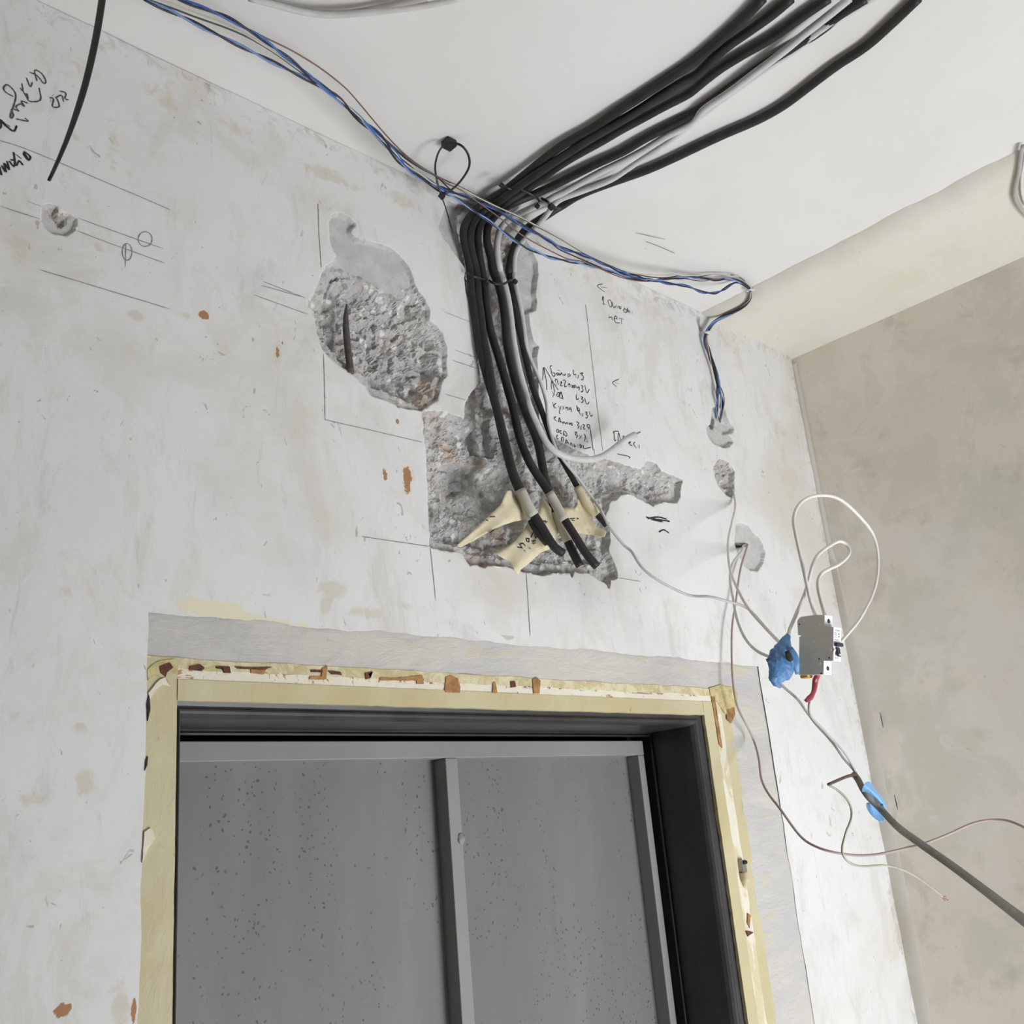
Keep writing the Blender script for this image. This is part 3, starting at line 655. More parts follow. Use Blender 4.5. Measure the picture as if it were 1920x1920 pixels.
# unseen dark box added behind the leaf to stop light leaking in
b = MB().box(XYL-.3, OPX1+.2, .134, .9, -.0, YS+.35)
o = struct(b.obj('wall_light_stop', M['dark']))
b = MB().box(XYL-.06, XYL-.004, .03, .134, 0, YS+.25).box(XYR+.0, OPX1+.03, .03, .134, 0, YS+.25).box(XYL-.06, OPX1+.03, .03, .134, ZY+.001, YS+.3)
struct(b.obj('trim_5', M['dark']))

# ------------------------------------------------------------------ iron left in the big hole
rb = track(('M', [(432,915),(426,1000),(424,1080),(430,1180),(440,1300),(455,1420),(470,1530)], 'w', -.010, .001))
rod, _ = tube('rebar', rb, [.0012, .0035, .0048, .005, .005, .0052], M['rust'], wall, label='dark iron bar in the big hole', ripple=.12)

# ------------------------------------------------------------------ pencil and marker on the walls
def strokes(name, lines, w, mat, parent=None, label=None, plane='w', off=.0022, jit=.0):
    nrm = {'w': np.array([0, -1., 0]), 'c': np.array([0, 0, -1.]), 'r': np.array([-1., 0, 0])}[plane]
    v = []; f = []
    for ln in lines:
        pts = np.array([P(x, y, plane, off) for x, y in ln]); c = resample(pts, .0012, 0) if len(pts) > 2 else resample(pts, .008, 0)
        if plane == 'w': c[:, 1] = wall_y(c[:, 0], c[:, 2])-.0006
        T = np.gradient(c, axis=0); T /= np.linalg.norm(T, axis=1)[:, None]+1e-9; Sd = np.cross(T, nrm)
        n0 = len(v); rs = random.Random(len(v)+3)
        for i in range(len(c)):
            ww = w*(.75+.5*rs.random())*(.45 if i in (0, len(c)-1) else 1)/2
            v += [c[i]-Sd[i]*ww, c[i]+nrm*.0002, c[i]+Sd[i]*ww]
        for i in range(len(c)-1):
            a = n0+i*3; f += [(a, a+1, a+4, a+3), (a+1, a+2, a+5, a+4)]
    return mesh_obj(name, v, f, mat, parent, False, label)
def circ(cx, cy, rx, ry, n=14, rot=0):
    return [(cx+rx*math.cos(a)*math.cos(rot)-ry*math.sin(a)*math.sin(rot), cy+rx*math.cos(a)*math.sin(rot)+ry*math.sin(a)*math.cos(rot)) for a in [2*math.pi*i/n for i in range(n+1)]]
strokes('pencil_lines', [[(75,505),(318,578)],[(0,262),(40,274),(120,306),(320,392)],[(0,385),(76,410)],[(52,376),(78,386)],[(148,408),(308,465)],[(146,432),(310,492)],
    circ(274,447,13,14),circ(240,471,9,16),[(238,455),(236,500)],[(495,527),(575,557)],[(477,552),(580,588)],[(490,534),(572,556)],
    [(833,584),(884,604)],[(853,655),(893,670)],[(850,675),(895,690)],[(835,738),(876,750)],[(610,785),(700,806),(793,828)],[(598,380),(600,440),(604,500)],[(608,662),(612,785)],
    [(680,1005),(808,1024)],[(988,1075),(997,1192)],[(809,1026),(819,1125)],[(1160,1083),(1203,1090)],[(1099,570),(1114,700),(1131,845)]], .0010, M['pencil'], wall, 'ruled pencil lines')
lf = lambda *a: [px('L', s) for s in a]
strokes('handwritten_list', lf(
    [(75,480),(85,380),(100,260),(180,380),(240,490),(290,560),(350,650)],[(100,260),(120,400),(145,520),(150,650)],[(235,490),(225,560),(235,640)],[(240,500),(265,580),(285,690)],
    # first row
    [(235,230),(205,250),(225,320),(245,400),(280,410),(290,370),(250,345)],[(310,370),(330,400),(350,370),(330,355),(310,375)],[(320,310),(370,315)],[(360,360),(370,400),(400,350),(410,395)],[(430,370),(440,405),(470,380),(450,365)],[(500,370),(515,440)],[(505,375),(550,380),(545,410),(515,410)],
    [(605,300),(610,380),(650,375)],[(645,370),(655,440)],[(675,390),(700,440)],[(705,390),(680,450)],[(720,370),(770,350),(750,395),(780,410),(770,470),(735,465)],
    # second row
    [(290,480),(320,570)],[(285,490),(320,460),(350,560)],[(380,520),(410,510),(385,570),(420,575)],[(420,480),(470,490),(450,590),(490,580)],[(510,520),(520,590)],[(515,560),(545,540),(550,600)],[(570,560),(640,600),(575,600),(640,560)],[(640,560),(670,610),(710,590),(705,660)],[(735,570),(775,580),(755,620),(780,640),(755,680),(735,670)],[(805,560),(830,670),(850,690),(885,630)],
    # third row
    [(230,660),(300,750)],[(290,670),(250,770)],[(330,700),(370,690),(350,760),(320,740),(335,700)],[(390,680),(370,770),(425,780),(395,670),(430,810)],
    [(655,720),(660,810),(700,790)],[(705,820),(712,850)],[(735,760),(775,770),(750,800),(785,820),(760,860),(735,850)],[(805,780),(830,870),(855,885),(885,850)],
    # fourth row
    [(250,850),(280,970)],[(310,870),(270,920),(320,960)],[(345,910),(375,970)],[(395,920),(365,1040),(385,1045)],[(415,920),(450,980)],[(450,920),(420,990)],[(475,930),(480,985)],[(480,960),(510,940),(515,1000)],[(570,950),(535,960),(545,985),(575,970),(575,1025)],
    [(665,910),(680,1000),(715,1000),(710,960),(680,955),(735,1080)],[(750,1040),(780,1100)],[(785,1040),(755,1100)],[(810,1020),(850,1030),(825,1065),(860,1080),(840,1125),(815,1120)],[(885,1010),(900,1080),(920,1095),(940,1065)],
    # fifth row
    [(275,1100),(290,1160)],[(310,1100),(280,1140),(330,1185)],[(355,1200),(370,1120),(395,1200),(360,1170)],[(410,1180),(430,1220),(450,1190),(470,1230),(500,1200),(510,1240)],[(530,1195),(540,1240),(560,1210)],[(600,1220),(570,1215),(575,1250),(600,1240)],
    [(655,1190),(705,1210),(680,1250),(705,1270),(685,1310)],[(715,1250),(750,1330)],[(755,1260),(725,1330)],[(760,1240),(800,1245),(780,1310),(815,1320)],[(840,1330),(835,1360)],[(885,1240),(850,1240),(845,1280),(875,1290),(860,1320)],
    # sixth and seventh rows
    [(330,1320),(320,1360),(350,1375),(360,1330),(330,1320)],[(405,1340),(380,1350),(385,1390),(410,1385)],[(440,1430),(450,1350),(500,1400),(480,1440),(440,1380)],
    [(625,1370),(670,1370),(640,1410),(680,1430),(655,1470)],[(705,1420),(750,1480)],[(750,1420),(710,1490)],[(790,1400),(810,1440),(800,1530)],[(800,1400),(850,1520)],[(820,1540),(860,1535)],
    [(345,1420),(320,1440),(330,1480),(355,1480)],[(400,1530),(410,1460),(440,1470),(430,1540)],[(475,1570),(490,1500),(530,1580)],[(480,1540),(520,1550)],[(560,1600),(570,1550),(600,1620)],[(620,1570),(625,1620),(650,1600)],[(685,1570),(690,1620)],[(715,1580),(730,1640),(750,1600),(715,1580)],[(780,1590),(785,1650),(910,1630)],
    ), .0014, M['ink'], wall, 'black handwritten list of circuits', off=.0026)
strokes('handwritten_note', lf([(1385,460),(1285,510),(1290,540),(1350,590)],[(1320,520),(1400,545)])+
    [px('J', s) for s in ([(70,310),(20,320),(20,345),(95,400)],[(45,345),(120,350)],[(60,500),(75,450),(80,550)],[(60,530),(110,545)],[(125,490),(145,560),(170,560),(160,500),(135,490)],[(175,510),(190,580),(215,560)],[(225,540),(230,590)],[(230,565),(250,560)],[(265,560),(250,580),(270,590),(275,565)],[(310,560),(330,620)],[(340,600),(310,590),(305,620),(335,630),(350,580)],[(355,600),(350,625),(365,625),(365,600)],[(380,615),(375,645)],[(400,620),(400,650)],
     [(135,655),(140,710)],[(140,690),(170,685),(175,720)],[(195,705),(230,695),(215,670),(195,700),(215,745),(260,750)],[(245,695),(310,710)],[(280,700),(280,765)])], .0013, M['ink'], wall, 'black handwritten note near the ceiling', off=.0026)
strokes('handwritten_note', lf([(1290,1385),(1310,1355),(1390,1355)],[(1305,1360),(1315,1510),(1345,1500)],[(1375,1570),(1385,1380),(1425,1530)],[(1460,1480),(1470,1430),(1500,1470)],
    [(1550,1560),(1590,1530),(1570,1580),(1620,1600)],[(1600,1560),(1610,1610)],[(1665,1540),(1640,1570),(1670,1620),(1690,1640)],[(1720,1590),(1720,1640)],[(1745,1590),(1740,1650)],
    [(1300,1670),(1205,1680),(1220,1700)],[(1360,1740),(1570,1790),(1560,1820)],[(885,1240),(920,1500),(945,1680)],[(960,1660),(975,1800)]), .0014, M['ink'], wall, 'black scribble beside the grey cable tip', off=.0026)
strokes('marker_dash', [[(1213,969),(1230,973),(1257,977)],[(1216,972),(1235,969),(1252,973)],[(1222,974),(1245,978)],[(1237,997),(1246,993),(1256,999)],[(1000,0+1000),(1000,1000)]][:4], .0026, M['ink'], wall, 'short black marker dashes', off=.0026)
qf = lambda *a: [px('Q', s) for s in a]
strokes('handwritten_note', qf(
    [(130,380),(60,340),(40,300),(80,275),(150,370),(100,560),(130,550),(110,490)],[(130,490),(180,510),(150,470),(200,440)],[(190,440),(230,470),(200,420),(260,440)],[(190,300),(215,330),(205,260)],[(215,330),(260,400),(250,350)],[(240,350),(270,420),(370,410),(360,300)],[(245,210),(280,290),(300,250)],[(270,160),(340,190),(400,260),(420,240),(380,170),(320,145),(340,240)],
    [(450,390),(490,400),(480,470),(540,470),(520,400),(500,390)],[(510,390),(560,370),(580,430)],[(540,330),(600,350),(590,400),(625,410)],[(150,580),(260,600),(230,570)]), .0016, M['pencil_dark'], wall, 'faint handwriting beside the black strap', off=.0026)
strokes('handwritten_note', qf([(-20,1000),(20,1090),(0,1010)],[(20,1000),(60,1060),(45,980),(90,1040),(70,960)],[(90,960),(130,1010),(140,960),(100,950)],[(130,880),(150,1000),(180,960),(215,1000)],[(150,900),(200,940)],[(215,890),(260,950),(280,920),(225,880),(270,960)],
    [(0,590),(60,640),(130,690),(160,640)],[(-20,680),(20,640),(0,580),(50,620)],[(20,600),(100,650)]), .0022, M['ink'], wall, 'thick dark handwriting at the left', off=.0026)
w2 = bpy.data.objects['wall_right']
strokes('pencil_lines', [[(1650,1335),(1656,1364)],[(1677,1490),(1683,1518)]], .0022, M['pencil_dark'], w2, 'two short vertical marks', plane='r', off=.006)
strokes('pencil_lines', [[(1192,437),(1247,449)],[(1211,453),(1235,462),(1265,475)],[(1209,466),(1213,468)]], .0011, M['pencil_dark'], bpy.data.objects['ceiling'], 'pencil scratches', plane='c', off=.0025)
def cut(ob, pieces): pass

# ------------------------------------------------------------------ power cables
def ties_of(name, lst): pass
def ends(c, r, parent, n=3, mat=None, ins=None):
    """cut end: insulated cores with copper showing"""
    T = (c[-1]-c[-3]); T /= np.linalg.norm(T); N = np.cross(T, [0, 1, 0]); N /= np.linalg.norm(N); B = np.cross(T, N)
    for k in range(n):
        a = 2*math.pi*k/n+.4; o_ = (N*math.cos(a)+B*math.sin(a))*r*.48
        v, f, _ = tube_geo([c[-1]+o_-T*.002, c[-1]+o_+T*.0012], r*.36, sides=10, step=.003, smooth=0)
        co_ = mesh_obj('core', v, f, ins or M['core_white'], parent, True, 'pale insulated core at the cut end')
        v, f, _ = tube_geo([c[-1]+o_, c[-1]+o_+T*.0018], r*.20, sides=8, step=.003, smooth=0)
        mesh_obj('copper_strand', v, f, M['copper'], co_, True)
def sleeve(c, a, b, r, mat, parent, name='tape_wrap', label='pale tape wrapped round the cable'):
    i0, i1 = int(a*len(c)), int(b*len(c)); seg = c[i0:i1]
    v, f, _ = tube_geo(seg, r, already=True, sides=14)
    return mesh_obj(name, v, f, mat, parent, True, label)
RC = .0066
def near(c, pt): return int(np.argmin([abs(np.dot(q-CAM, RT)/np.dot(q-CAM, FW)*FPX+960-pt[0])+abs(960-np.dot(q-CAM, UP)/np.dot(q-CAM, FW)*FPX-pt[1]) for q in c]))
def power(name, segs, label, r=RC, mat='black_cable', wrap=None, cores=3, rend=None):
    pts = track(*segs)
    e = empty(name, tuple(pts[0]))
    v, f, c = tube_geo(pts, rend or r, ref=(0, 1, 0), ripple=.05, smooth=5)
    kids = []
    kids.append(mesh_obj('sheath', v, f, M[mat], e, True))
    if wrap:
        a, b = near(c, wrap[0]), near(c, wrap[1]); seg = c[a:b+1]
        v, f, _ = tube_geo(seg, r*1.10, already=True, sides=14); kids.append(mesh_obj('tape_wrap', v, f, M['tape_sleeve'] if len(wrap) < 3 else M[wrap[2]], e, True, 'pale tape wrapped round the sheath'))
    if cores: ends(c, r, e, cores)
    for k in e.children_recursive: child_local(k, e)
    tag(e, label, 'cable', 'thick power cables')
    return e, c
C1, c1 = power('power_cable', [
  ('A', [(500,-12),(370,125),(190,290),(0,445)], 'c', .009, .009), ('B', [(1250,205),(1000,370),(750,530),(560,660),(380,760),(200,870)], 'c', .009, .012),
  ('C', [(1080,40),(860,220),(650,370)], 'c', .014, .020), ('C', [(450,490),(300,640),(210,800),(205,900),(240,1050),(300,1300)], 'w', .020, .004),
  ('D', [(310,150),(330,400),(370,650),(410,900),(450,1150),(520,1450),(610,1750)], 'w', .004, .012), ('E', [(370,100),(415,300),(455,480),(500,650),(555,850),(600,930)], 'w', .016, .034),
  ('F', [(780,180),(840,320),(890,440),(980,580),(1060,668)], 'w', .036, .050)], 'black power cable farthest left where it drops, short copper-showing end over the tape flag', wrap=(px('F', [(760,90)])[0], px('F', [(895,400)])[0]))
C2, c2 = power('power_cable', [
  ('A', [(705,-12),(560,110),(380,240),(200,370),(0,565)], 'c', .009, .011), ('B', [(1440,205),(1200,345),(950,510),(750,630),(560,740),(400,840),(200,970)], 'c', .011, .022),
  ('C', [(1060,160),(860,310),(690,430)], 'c', .026, .028), ('C', [(520,530),(370,680),(300,850),(300,1000),(345,1200)], 'w', .022, .010),
  ('D', [(395,100),(410,400),(455,700),(490,1000),(555,1300),(600,1600),(640,1850)], 'w', .006, .022), ('E', [(385,150),(430,330),(475,520),(520,700),(575,870),(620,940)], 'w', .030, .045),
  ('F', [(800,170),(875,320),(945,420),(1030,560),(1105,690),(1150,745),(1220,775)], 'w', .048, .062)], 'black power cable beside the leftmost one, ending in an upturned bent tip', wrap=(px('F', [(770,100)])[0], px('F', [(920,380)])[0]))
C3, c3 = power('power_cable', [
  ('A', [(975,-12),(780,120),(580,265),(380,380),(200,490),(0,650)], 'c', .009, .009), ('B', [(1440,345),(1200,465),(1000,575),(800,680),(600,800),(450,880),(250,1000)], 'c', .009, .012),
  ('C', [(1180,190),(980,330),(790,450)], 'c', .012, .026), ('C', [(620,550),(470,690),(415,850),(410,1000),(440,1200),(470,1400)], 'w', .022, .003),
  ('D', [(490,150),(505,300),(530,550),(570,800),(620,1000),(700,1250),(790,1550),(870,1850)], 'w', .000, .020), ('E', [(540,100),(590,350),(640,520),(720,700),(820,850),(880,940)], 'w', .024, .044),
  ('F', [(1110,200),(1180,330),(1240,430),(1350,600),(1460,780),(1575,915)], 'w', .046, .066)], 'black power cable whose straight end reaches lowest, below its tape wrap', wrap=(px('F', [(1045,130)])[0], px('F', [(1225,415)])[0]))
C4, c4 = power('power_cable', [
  ('A', [(1245,-12),(1080,90),(900,235),(700,350),(520,460),(330,590),(150,720),(0,820)], 'c', .008, .008), ('B', [(1440,545),(1250,640),(1000,770),(800,890),(600,980),(400,1080),(200,1180)], 'c', .008, .012),
  ('C', [(1160,345),(1000,405),(850,475)], 'c', .018, .028), ('C', [(725,560),(610,660),(540,800),(530,900),(560,1100),(620,1250)], 'w', .022, .004),
  ('D', [(590,0),(660,150),(715,300),(760,500),(790,750),(805,1000),(850,1250),(910,1500),(980,1750)], 'w', .002, .014), ('E', [(650,120),(720,300),(780,430),(815,580),(845,760),(885,920)], 'w', .014, .024),
  ('F', [(1090,160),(1130,300),(1185,460),(1250,600),(1300,720),(1350,820),(1400,915)], 'w', .026, .040)], 'black power cable passing behind the longest one, blunt end just left of its end', wrap=(px('F', [(1150,360)])[0], px('F', [(1275,645)])[0]))
C5, c5 = power('power_cable', [
  ('A', [(1620,-12),(1450,150),(1250,330),(1050,460),(850,610),(650,760),(450,870),(260,950)], 'c', .009, .009), ('B', [(1500,830),(1250,950),(1050,1040),(900,1095),(700,1165),(500,1240),(350,1310),(240,1390)], 'c', .009, .010),
  ('C', [(1550,490),(1400,600),(1250,690)], 'c', .012, .026), ('C', [(1100,790),(1000,900),(930,1010),(880,1150),(850,1300),(845,1450)], 'w', .020, .004),
  ('D', [(850,50),(885,300),(920,500),(960,750),(1010,950),(1060,1200),(1120,1450),(1180,1700)], 'w', .002, .012), ('E', [(800,80),(850,220),(905,380),(960,530),(1035,650),(1105,780),(1190,925)], 'w', .012, .024),
  ('F', [(1400,130),(1470,250),(1560,345),(1630,420),(1685,480)], 'w', .028, .040)], 'black power cable lying apart on the ceiling, lowest and farthest right of the five', r=.0062, rend=[.0066]*8+[.0062, .0060, .0052, .0046, .0046, .0054], wrap=(px('F', [(1380,90)])[0], px('F', [(1560,350)])[0], 'masking'))
# ------------------------------------------------------------------ light cables of the same bundle
def single(name, segs, r, mat, label, group=None, cat='cable', cores=0, ref=(0, 1, 0), sides=10, r2=None, step=.006, smooth=3, ripple=0):
    pts = track(*segs)
    v, f, c = tube_geo(pts, r, r2=r2, ref=ref, sides=sides, step=step, smooth=smooth, ripple=ripple)
    o = mesh_obj(name, v, f, M[mat], None, True)
    tag(o, label, cat, group); return o, c
Wa, ca = single('light_cable', [
  ('A', [(1125,-12),(950,130),(800,245),(650,370),(450,520),(250,670),(60,800)], 'c', .017, .015), ('B', [(1440,625),(1200,745),(1000,870),(800,975),(600,1070),(400,1180),(240,1270)], 'c', .015, .018),
  ('C', [(1500,340),(1330,440),(1150,520)], 'c', .020, .022), ('C', [(960,610),(800,710),(715,830),(680,1000),(680,1200),(730,1380)], 'w', .022, .010),
  ('D', [(700,0),(770,200),(825,420),(868,700),(893,950),(935,1200),(1000,1500),(1075,1750)], 'w', .003, .012), ('E', [(690,80),(760,250),(820,380),(880,490),(960,570),(1100,630),(1250,650),(1380,640),(1500,580),(1600,500),(1700,430),(1760,400)], 'w', .020, .050)],
  .0055, 'light_cable', 'pale grey cable from the black bundle, tip curling up over the scribble', 'pale cables in the bundle')
v, f, _ = tube_geo([ca[-1], ca[-1]+(ca[-1]-ca[-3])*1.2], .0016, sides=8, smooth=0); mesh_obj('copper_strand', v, f, M['steel'], Wa, True)
Wb, cb = single('light_cable', [
  ('A', [(1300,-12),(1050,135),(900,230),(750,350),(550,480),(350,620),(150,760),(0,880)], 'c', .010, .010), ('B', [(1200,810),(1000,940),(850,1040),(700,1140),(500,1220),(350,1275),(250,1310)], 'c', .012, .022),
  ('C', [(1470,460),(1370,610),(1240,750)], 'c', .024, .030), ('C', [(1110,890),(990,1030),(930,1150),(915,1300),(922,1450)], 'w', .022, .010),
  ('D', [(915,50),(930,220),(980,450),(1030,700),(1058,900),(1080,1100),(1140,1270),(1220,1450),(1300,1650),(1355,1850)], 'w', .010, .016), ('E', [(880,100),(890,250),(925,400),(970,530),(1050,660),(1150,780),(1260,920),(1350,1050)], 'w', .020, .036),
  ('F', [(1620,320),(1680,440),(1720,520),(1820,640),(1900,740)], 'w', .050, .060), ('Y', [(1480,1205),(1550,1330),(1640,1410),(1800,1500),(1920,1545)], 'w', .065, .10), ('Z', [(100,990),(250,1028),(385,1070)], 'w', .12, .15),
  ('Z', [(480,1170),(560,1260),(625,1325)], 'w', .17, .27)],
  [.0045]*7+[.004, .0030, .0024, .0022, .0022, .0022, .0022, .0022, .0022], 'light_cable', 'thin pale cable running from the black bundle across to the blue taped joint', 'pale cables in the bundle')
# two pale cables crossing the top of the ceiling
Wc, cc = single('grey_cable', [('H', [(1050,-25),(1180,10),(1350,50)], 'c', .010, .010), ('T', [(110,48),(250,85),(400,108),(550,112),(720,95),(950,50),(1180,0),(1250,-20)], 'c', .012, .012)], .0043, 'grey_cable', 'pale grey cable sagging at the top edge, upper of the two', 'pale cables at the ceiling top')
Wd, cd = single('grey_cable', [('H', [(1060,-22),(1180,14),(1350,54)], 'c', .019, .019), ('T', [(110,50),(250,88),(400,112),(550,118),(800,97),(1000,76),(1250,42),(1450,2),(1520,-18)], 'c', .019, .014)], .0040, 'light_cable', 'pale grey printed cable at the top edge, lower of the two', 'pale cables at the ceiling top')
We, ce = single('grey_cable', [('R', [(830,360),(800,500),(780,700),(740,950),(690,1150),(672,1350),(725,1520),(860,1700),(1000,1830)], 'c', .010, .016)], .0036, 'grey_cable', 'grey cable loop at the right edge by the ceiling corner', 'cable loop at the right edge')
Wf, cf = single('grey_cable', [('R', [(880,500),(860,700),(815,900),(805,1150),(840,1400),(920,1560)], 'c', .008, .012)], .0028, 'white_wire', 'white wire inside the grey loop at the right edge', 'cable loop at the right edge')

# ------------------------------------------------------------------ masking tape flags with writing
def flag(parent, fr, outline, off, lean, label, writing=None, seed=0):
    """thin bent sheet with a real outline"""
    pts = px(fr, outline); xs_ = [p[0] for p in pts]; ys_ = [p[1] for p in pts]
    cx, cy = sum(xs_)/len(xs_), sum(ys_)/len(ys_)
    bm = bmesh.new(); vs = [bm.verts.new((x, y, 0)) for x, y in pts]; fc = bm.faces.new(vs)
    bmesh.ops.triangulate(bm, faces=[fc]); bmesh.ops.subdivide_edges(bm, edges=bm.edges[:], cuts=3, use_grid_fill=True)
    def o_(x, y): 
        return off+lean[0]*(x-cx)/100+lean[1]*(y-cy)/100+.0035*math.sin((x-cx)/17+(y-cy)/29+seed)+.002*math.sin((x+y)/9+seed)
    for v_ in bm.verts:
        q_ = P(v_.co.x, v_.co.y, 'w', o_(v_.co.x, v_.co.y)); v_.co = q_
    me_ = bpy.data.meshes.new('tape_flag'); bm.to_mesh(me_); bm.free(); me_.materials.append(M['masking'])
    me_.polygons.foreach_set('use_smooth', [True]*len(me_.polygons))
    ob = link(bpy.data.objects.new('tape_flag', me_), parent); ob['label'] = label
    child_local(ob, parent)
    sm = ob.modifiers.new('thick', 'SOLIDIFY'); sm.thickness = .0004; sm.offset = 0
    if writing:
        v = []; f = []
        for ln in writing:
            lp_ = px(fr, ln); L_ = []
            for i in range(len(lp_)-1):
                for k in range(5): t_ = k/5; L_.append((lp_[i][0]*(1-t_)+lp_[i+1][0]*t_, lp_[i][1]*(1-t_)+lp_[i+1][1]*t_))
            L_.append(lp_[-1]); c_ = np.array([P(x, y, 'w', o_(x, y)+.0014) for x, y in L_])
            T = np.gradient(c_, axis=0); T /= np.linalg.norm(T, axis=1)[:, None]; Sd = np.cross(T, [0, -1, 0]); n0 = len(v)
            for i in range(len(c_)): v += [c_[i]-Sd[i]*.0008, c_[i]+Sd[i]*.0008]
            for i in range(len(c_)-1): a = n0+2*i; f.append((a, a+1, a+3, a+2))
        wo = mesh_obj('handwriting', v, f, M['ink'], ob, False); child_local(wo, parent)
    return ob
flag(C1, 'F', [(700,150),(760,260),(870,410),(700,440),(580,480),(480,520),(280,640),(130,715),(95,690),(300,510),(440,375),(560,260),(620,110),(680,110)], .034, (-.006, .004), 'long pointed masking tape flag reaching left', [[(400,420),(425,430)],[(440,390),(500,388)],[(440,560),(485,530)]], 1)
flag(C2, 'F', [(880,400),(960,330),(990,170),(1100,310),(1210,450),(1160,490),(1165,560),(1140,640),(1070,735),(980,770),(860,880),(770,950),(740,1015),(690,930),(630,860),(480,765),(620,710),(720,640),(800,530)], .030, (.002, .012), 'broad masking tape flag with handwriting',
     [[(735,710),(790,720),(760,680),(800,670),(820,700)],[(830,620),(860,620),(860,655),(835,650),(830,620)],[(880,610),(910,540),(930,620),(950,560),(990,600)],[(890,650),(930,640)],[(900,680),(930,660)],[(810,740),(820,755)],[(860,715),(875,730)],[(1000,430),(1055,445)],[(1030,425),(1035,460)]], 2)
flag(C5, 'F', [(1200,300),(1260,290),(1330,300),(1420,360),(1365,250),(1365,105),(1430,100),(1500,230),(1560,345),(1525,400),(1550,470),(1680,545),(1660,600),(1590,612),(1540,590),(1450,490),(1380,530),(1340,560),(1240,430),(1200,370)], .020, (.004, .004), 'curled masking tape flag on the right', [[(1290,410),(1345,405)],[(1310,425),(1340,430)],[(1365,410),(1385,408)]], 3)

# ------------------------------------------------------------------ thin wire bundle along the ceiling
def wire(name, pts, r, mat, label, group, already=False, sides=8, step=.004):
    v, f, c = tube_geo(pts, r, sides=sides, step=step, already=already)
    o = mesh_obj(name, v, f, M[mat], None, True); tag(o, label, 'wire', group); return o, c
GB = 'thin wires strung below the ceiling'
tail = [('J', [(1720,392),(1714,470),(1650,560)], 'w', .122, .078), ('J', [(1550,620),(1400,690)], 'w', .056, .024), ('J', [(1300,760),(1240,850),(1215,900),(1222,1000),(1255,1070)], 'w', .013, .010),
        ('K', [(215,470),(280,640),(330,800),(350,900)], 'w', .010, .012)]
def ctail(endL): 
    return tail+([('K', [(345,1050),(338,1180),(325,1320),(290,1480)], 'w', .012, -.016)] if endL else [('K', [(395,1020),(405,1150),(398,1250),(375,1360),(360,1420)], 'w', .014, -.010)])
def tail3(k, n, endL):
    """each wire keeps its own place in the bundle and spirals slowly"""
    c = resample(track(*ctail(endL)), .004, 4)
    s = np.linspace(0, 1, len(c)); R = .0022+.0013*np.abs(np.sin(s*9+k))
    R = R*np.clip(s*12, .35, 1)*np.clip((1-s)*10, .3, 1)
    return twisted(c, R, .16, 2*math.pi*k/n, True)
def merged(a, b): return np.vstack([resample(a, .004, 3), b])
blueA = [('H', [(180,-60),(330,0),(500,60),(700,130),(870,210),(1000,290),(1150,375),(1300,490),(1450,600),(1600,720),(1750,860),(1900,970)], 'c', .035, .040),
         ('I', [(200,400),(400,590),(600,770),(750,890),(900,1060),(1050,1235),(1200,1370),(1400,1500)], 'c', .040, .046), ('C', [(50,300),(250,350),(420,440),(560,480),(700,560),(850,650),(1000,760),(1150,830),(1300,910),(1450,1000),(1600,1080),(1900,1180)], 'w', .050, .060),
         ('J', [(250,170),(450,235),(700,290),(850,318),(1000,335),(1080,365),(1170,405),(1320,418),(1420,380),(1500,320),(1570,290),(1650,320),(1705,365)], 'w', .065, .122)]
blueB = [('H', [(-60,-10),(200,110),(400,200),(600,310),(750,380),(950,480),(1150,580),(1350,680),(1550,780),(1750,880),(1900,985)], 'c', .030, .040),
         ('I', [(200,420),(400,620),(600,810),(750,950),(900,1120),(1050,1290),(1200,1410),(1400,1540),(1600,1660)], 'c', .040, .048), ('C', [(0,330),(200,430),(400,590),(600,720),(750,840),(900,950),(1050,1050),(1200,1110),(1400,1200),(1600,1240),(1900,1300)], 'w', .052, .060),
         ('J', [(250,200),(450,262),(600,275),(750,262),(950,245),(1100,245),(1250,262),(1350,272),(1450,252),(1600,285),(1700,350)], 'w', .062, .122)]
def pair(segs, Rr, pitch, mats, labels, k0, endL):
    c = resample(track(*segs), .004, 4)
    for j in (0, 1):
        p_ = twisted(c, Rr, pitch, math.pi*j+k0, True)
        p_ = np.vstack([p_, tail3(k0+j*3, 8, endL)]); p_ = resample(p_, .004, 2)
        wire('thin_wire', p_, .0014, mats[j], labels[j], GB, True)
pair(blueA, .0016, .085, ('blue_wire', 'navy_wire'), ('bright blue wire of the upper twisted pair below the ceiling', 'dark navy wire twisted round the upper blue one'), 0, True)
pair(blueB, .0016, .095, ('pale_blue_wire', 'black_wire'), ('pale blue wire of the lower twisted pair below the ceiling', 'black wire twisted round the pale blue one'), 1, False)
green = [('H', [(-40,-15),(250,90),(500,185),(750,272),(950,352),(1150,452),(1400,612),(1600,762),(1750,862),(1900,970)], 'c', .028, .037), ('I', [(200,395),(450,640),(650,810),(800,935),(950,1065),(1100,1190),(1300,1335),(1500,1440)], 'c', .038, .046),
         ('C', [(0,150),(200,240),(400,350),(600,450),(800,560),(1000,650),(1200,760),(1400,860),(1600,970),(1900,1150)], 'w', .052, .062), ('J', [(250,150),(500,220),(700,245),(850,235),(950,215),(1100,240),(1200,225),(1300,205),(1400,215),(1500,210),(1620,250),(1700,330),(1730,375)], 'w', .066, .122)]
wire('thin_wire', resample(np.vstack([resample(track(*green), .004, 3), tail3(2, 8, False)]), .004, 2), .0011, 'green_wire', 'dark green wire strung below the ceiling', GB, True)
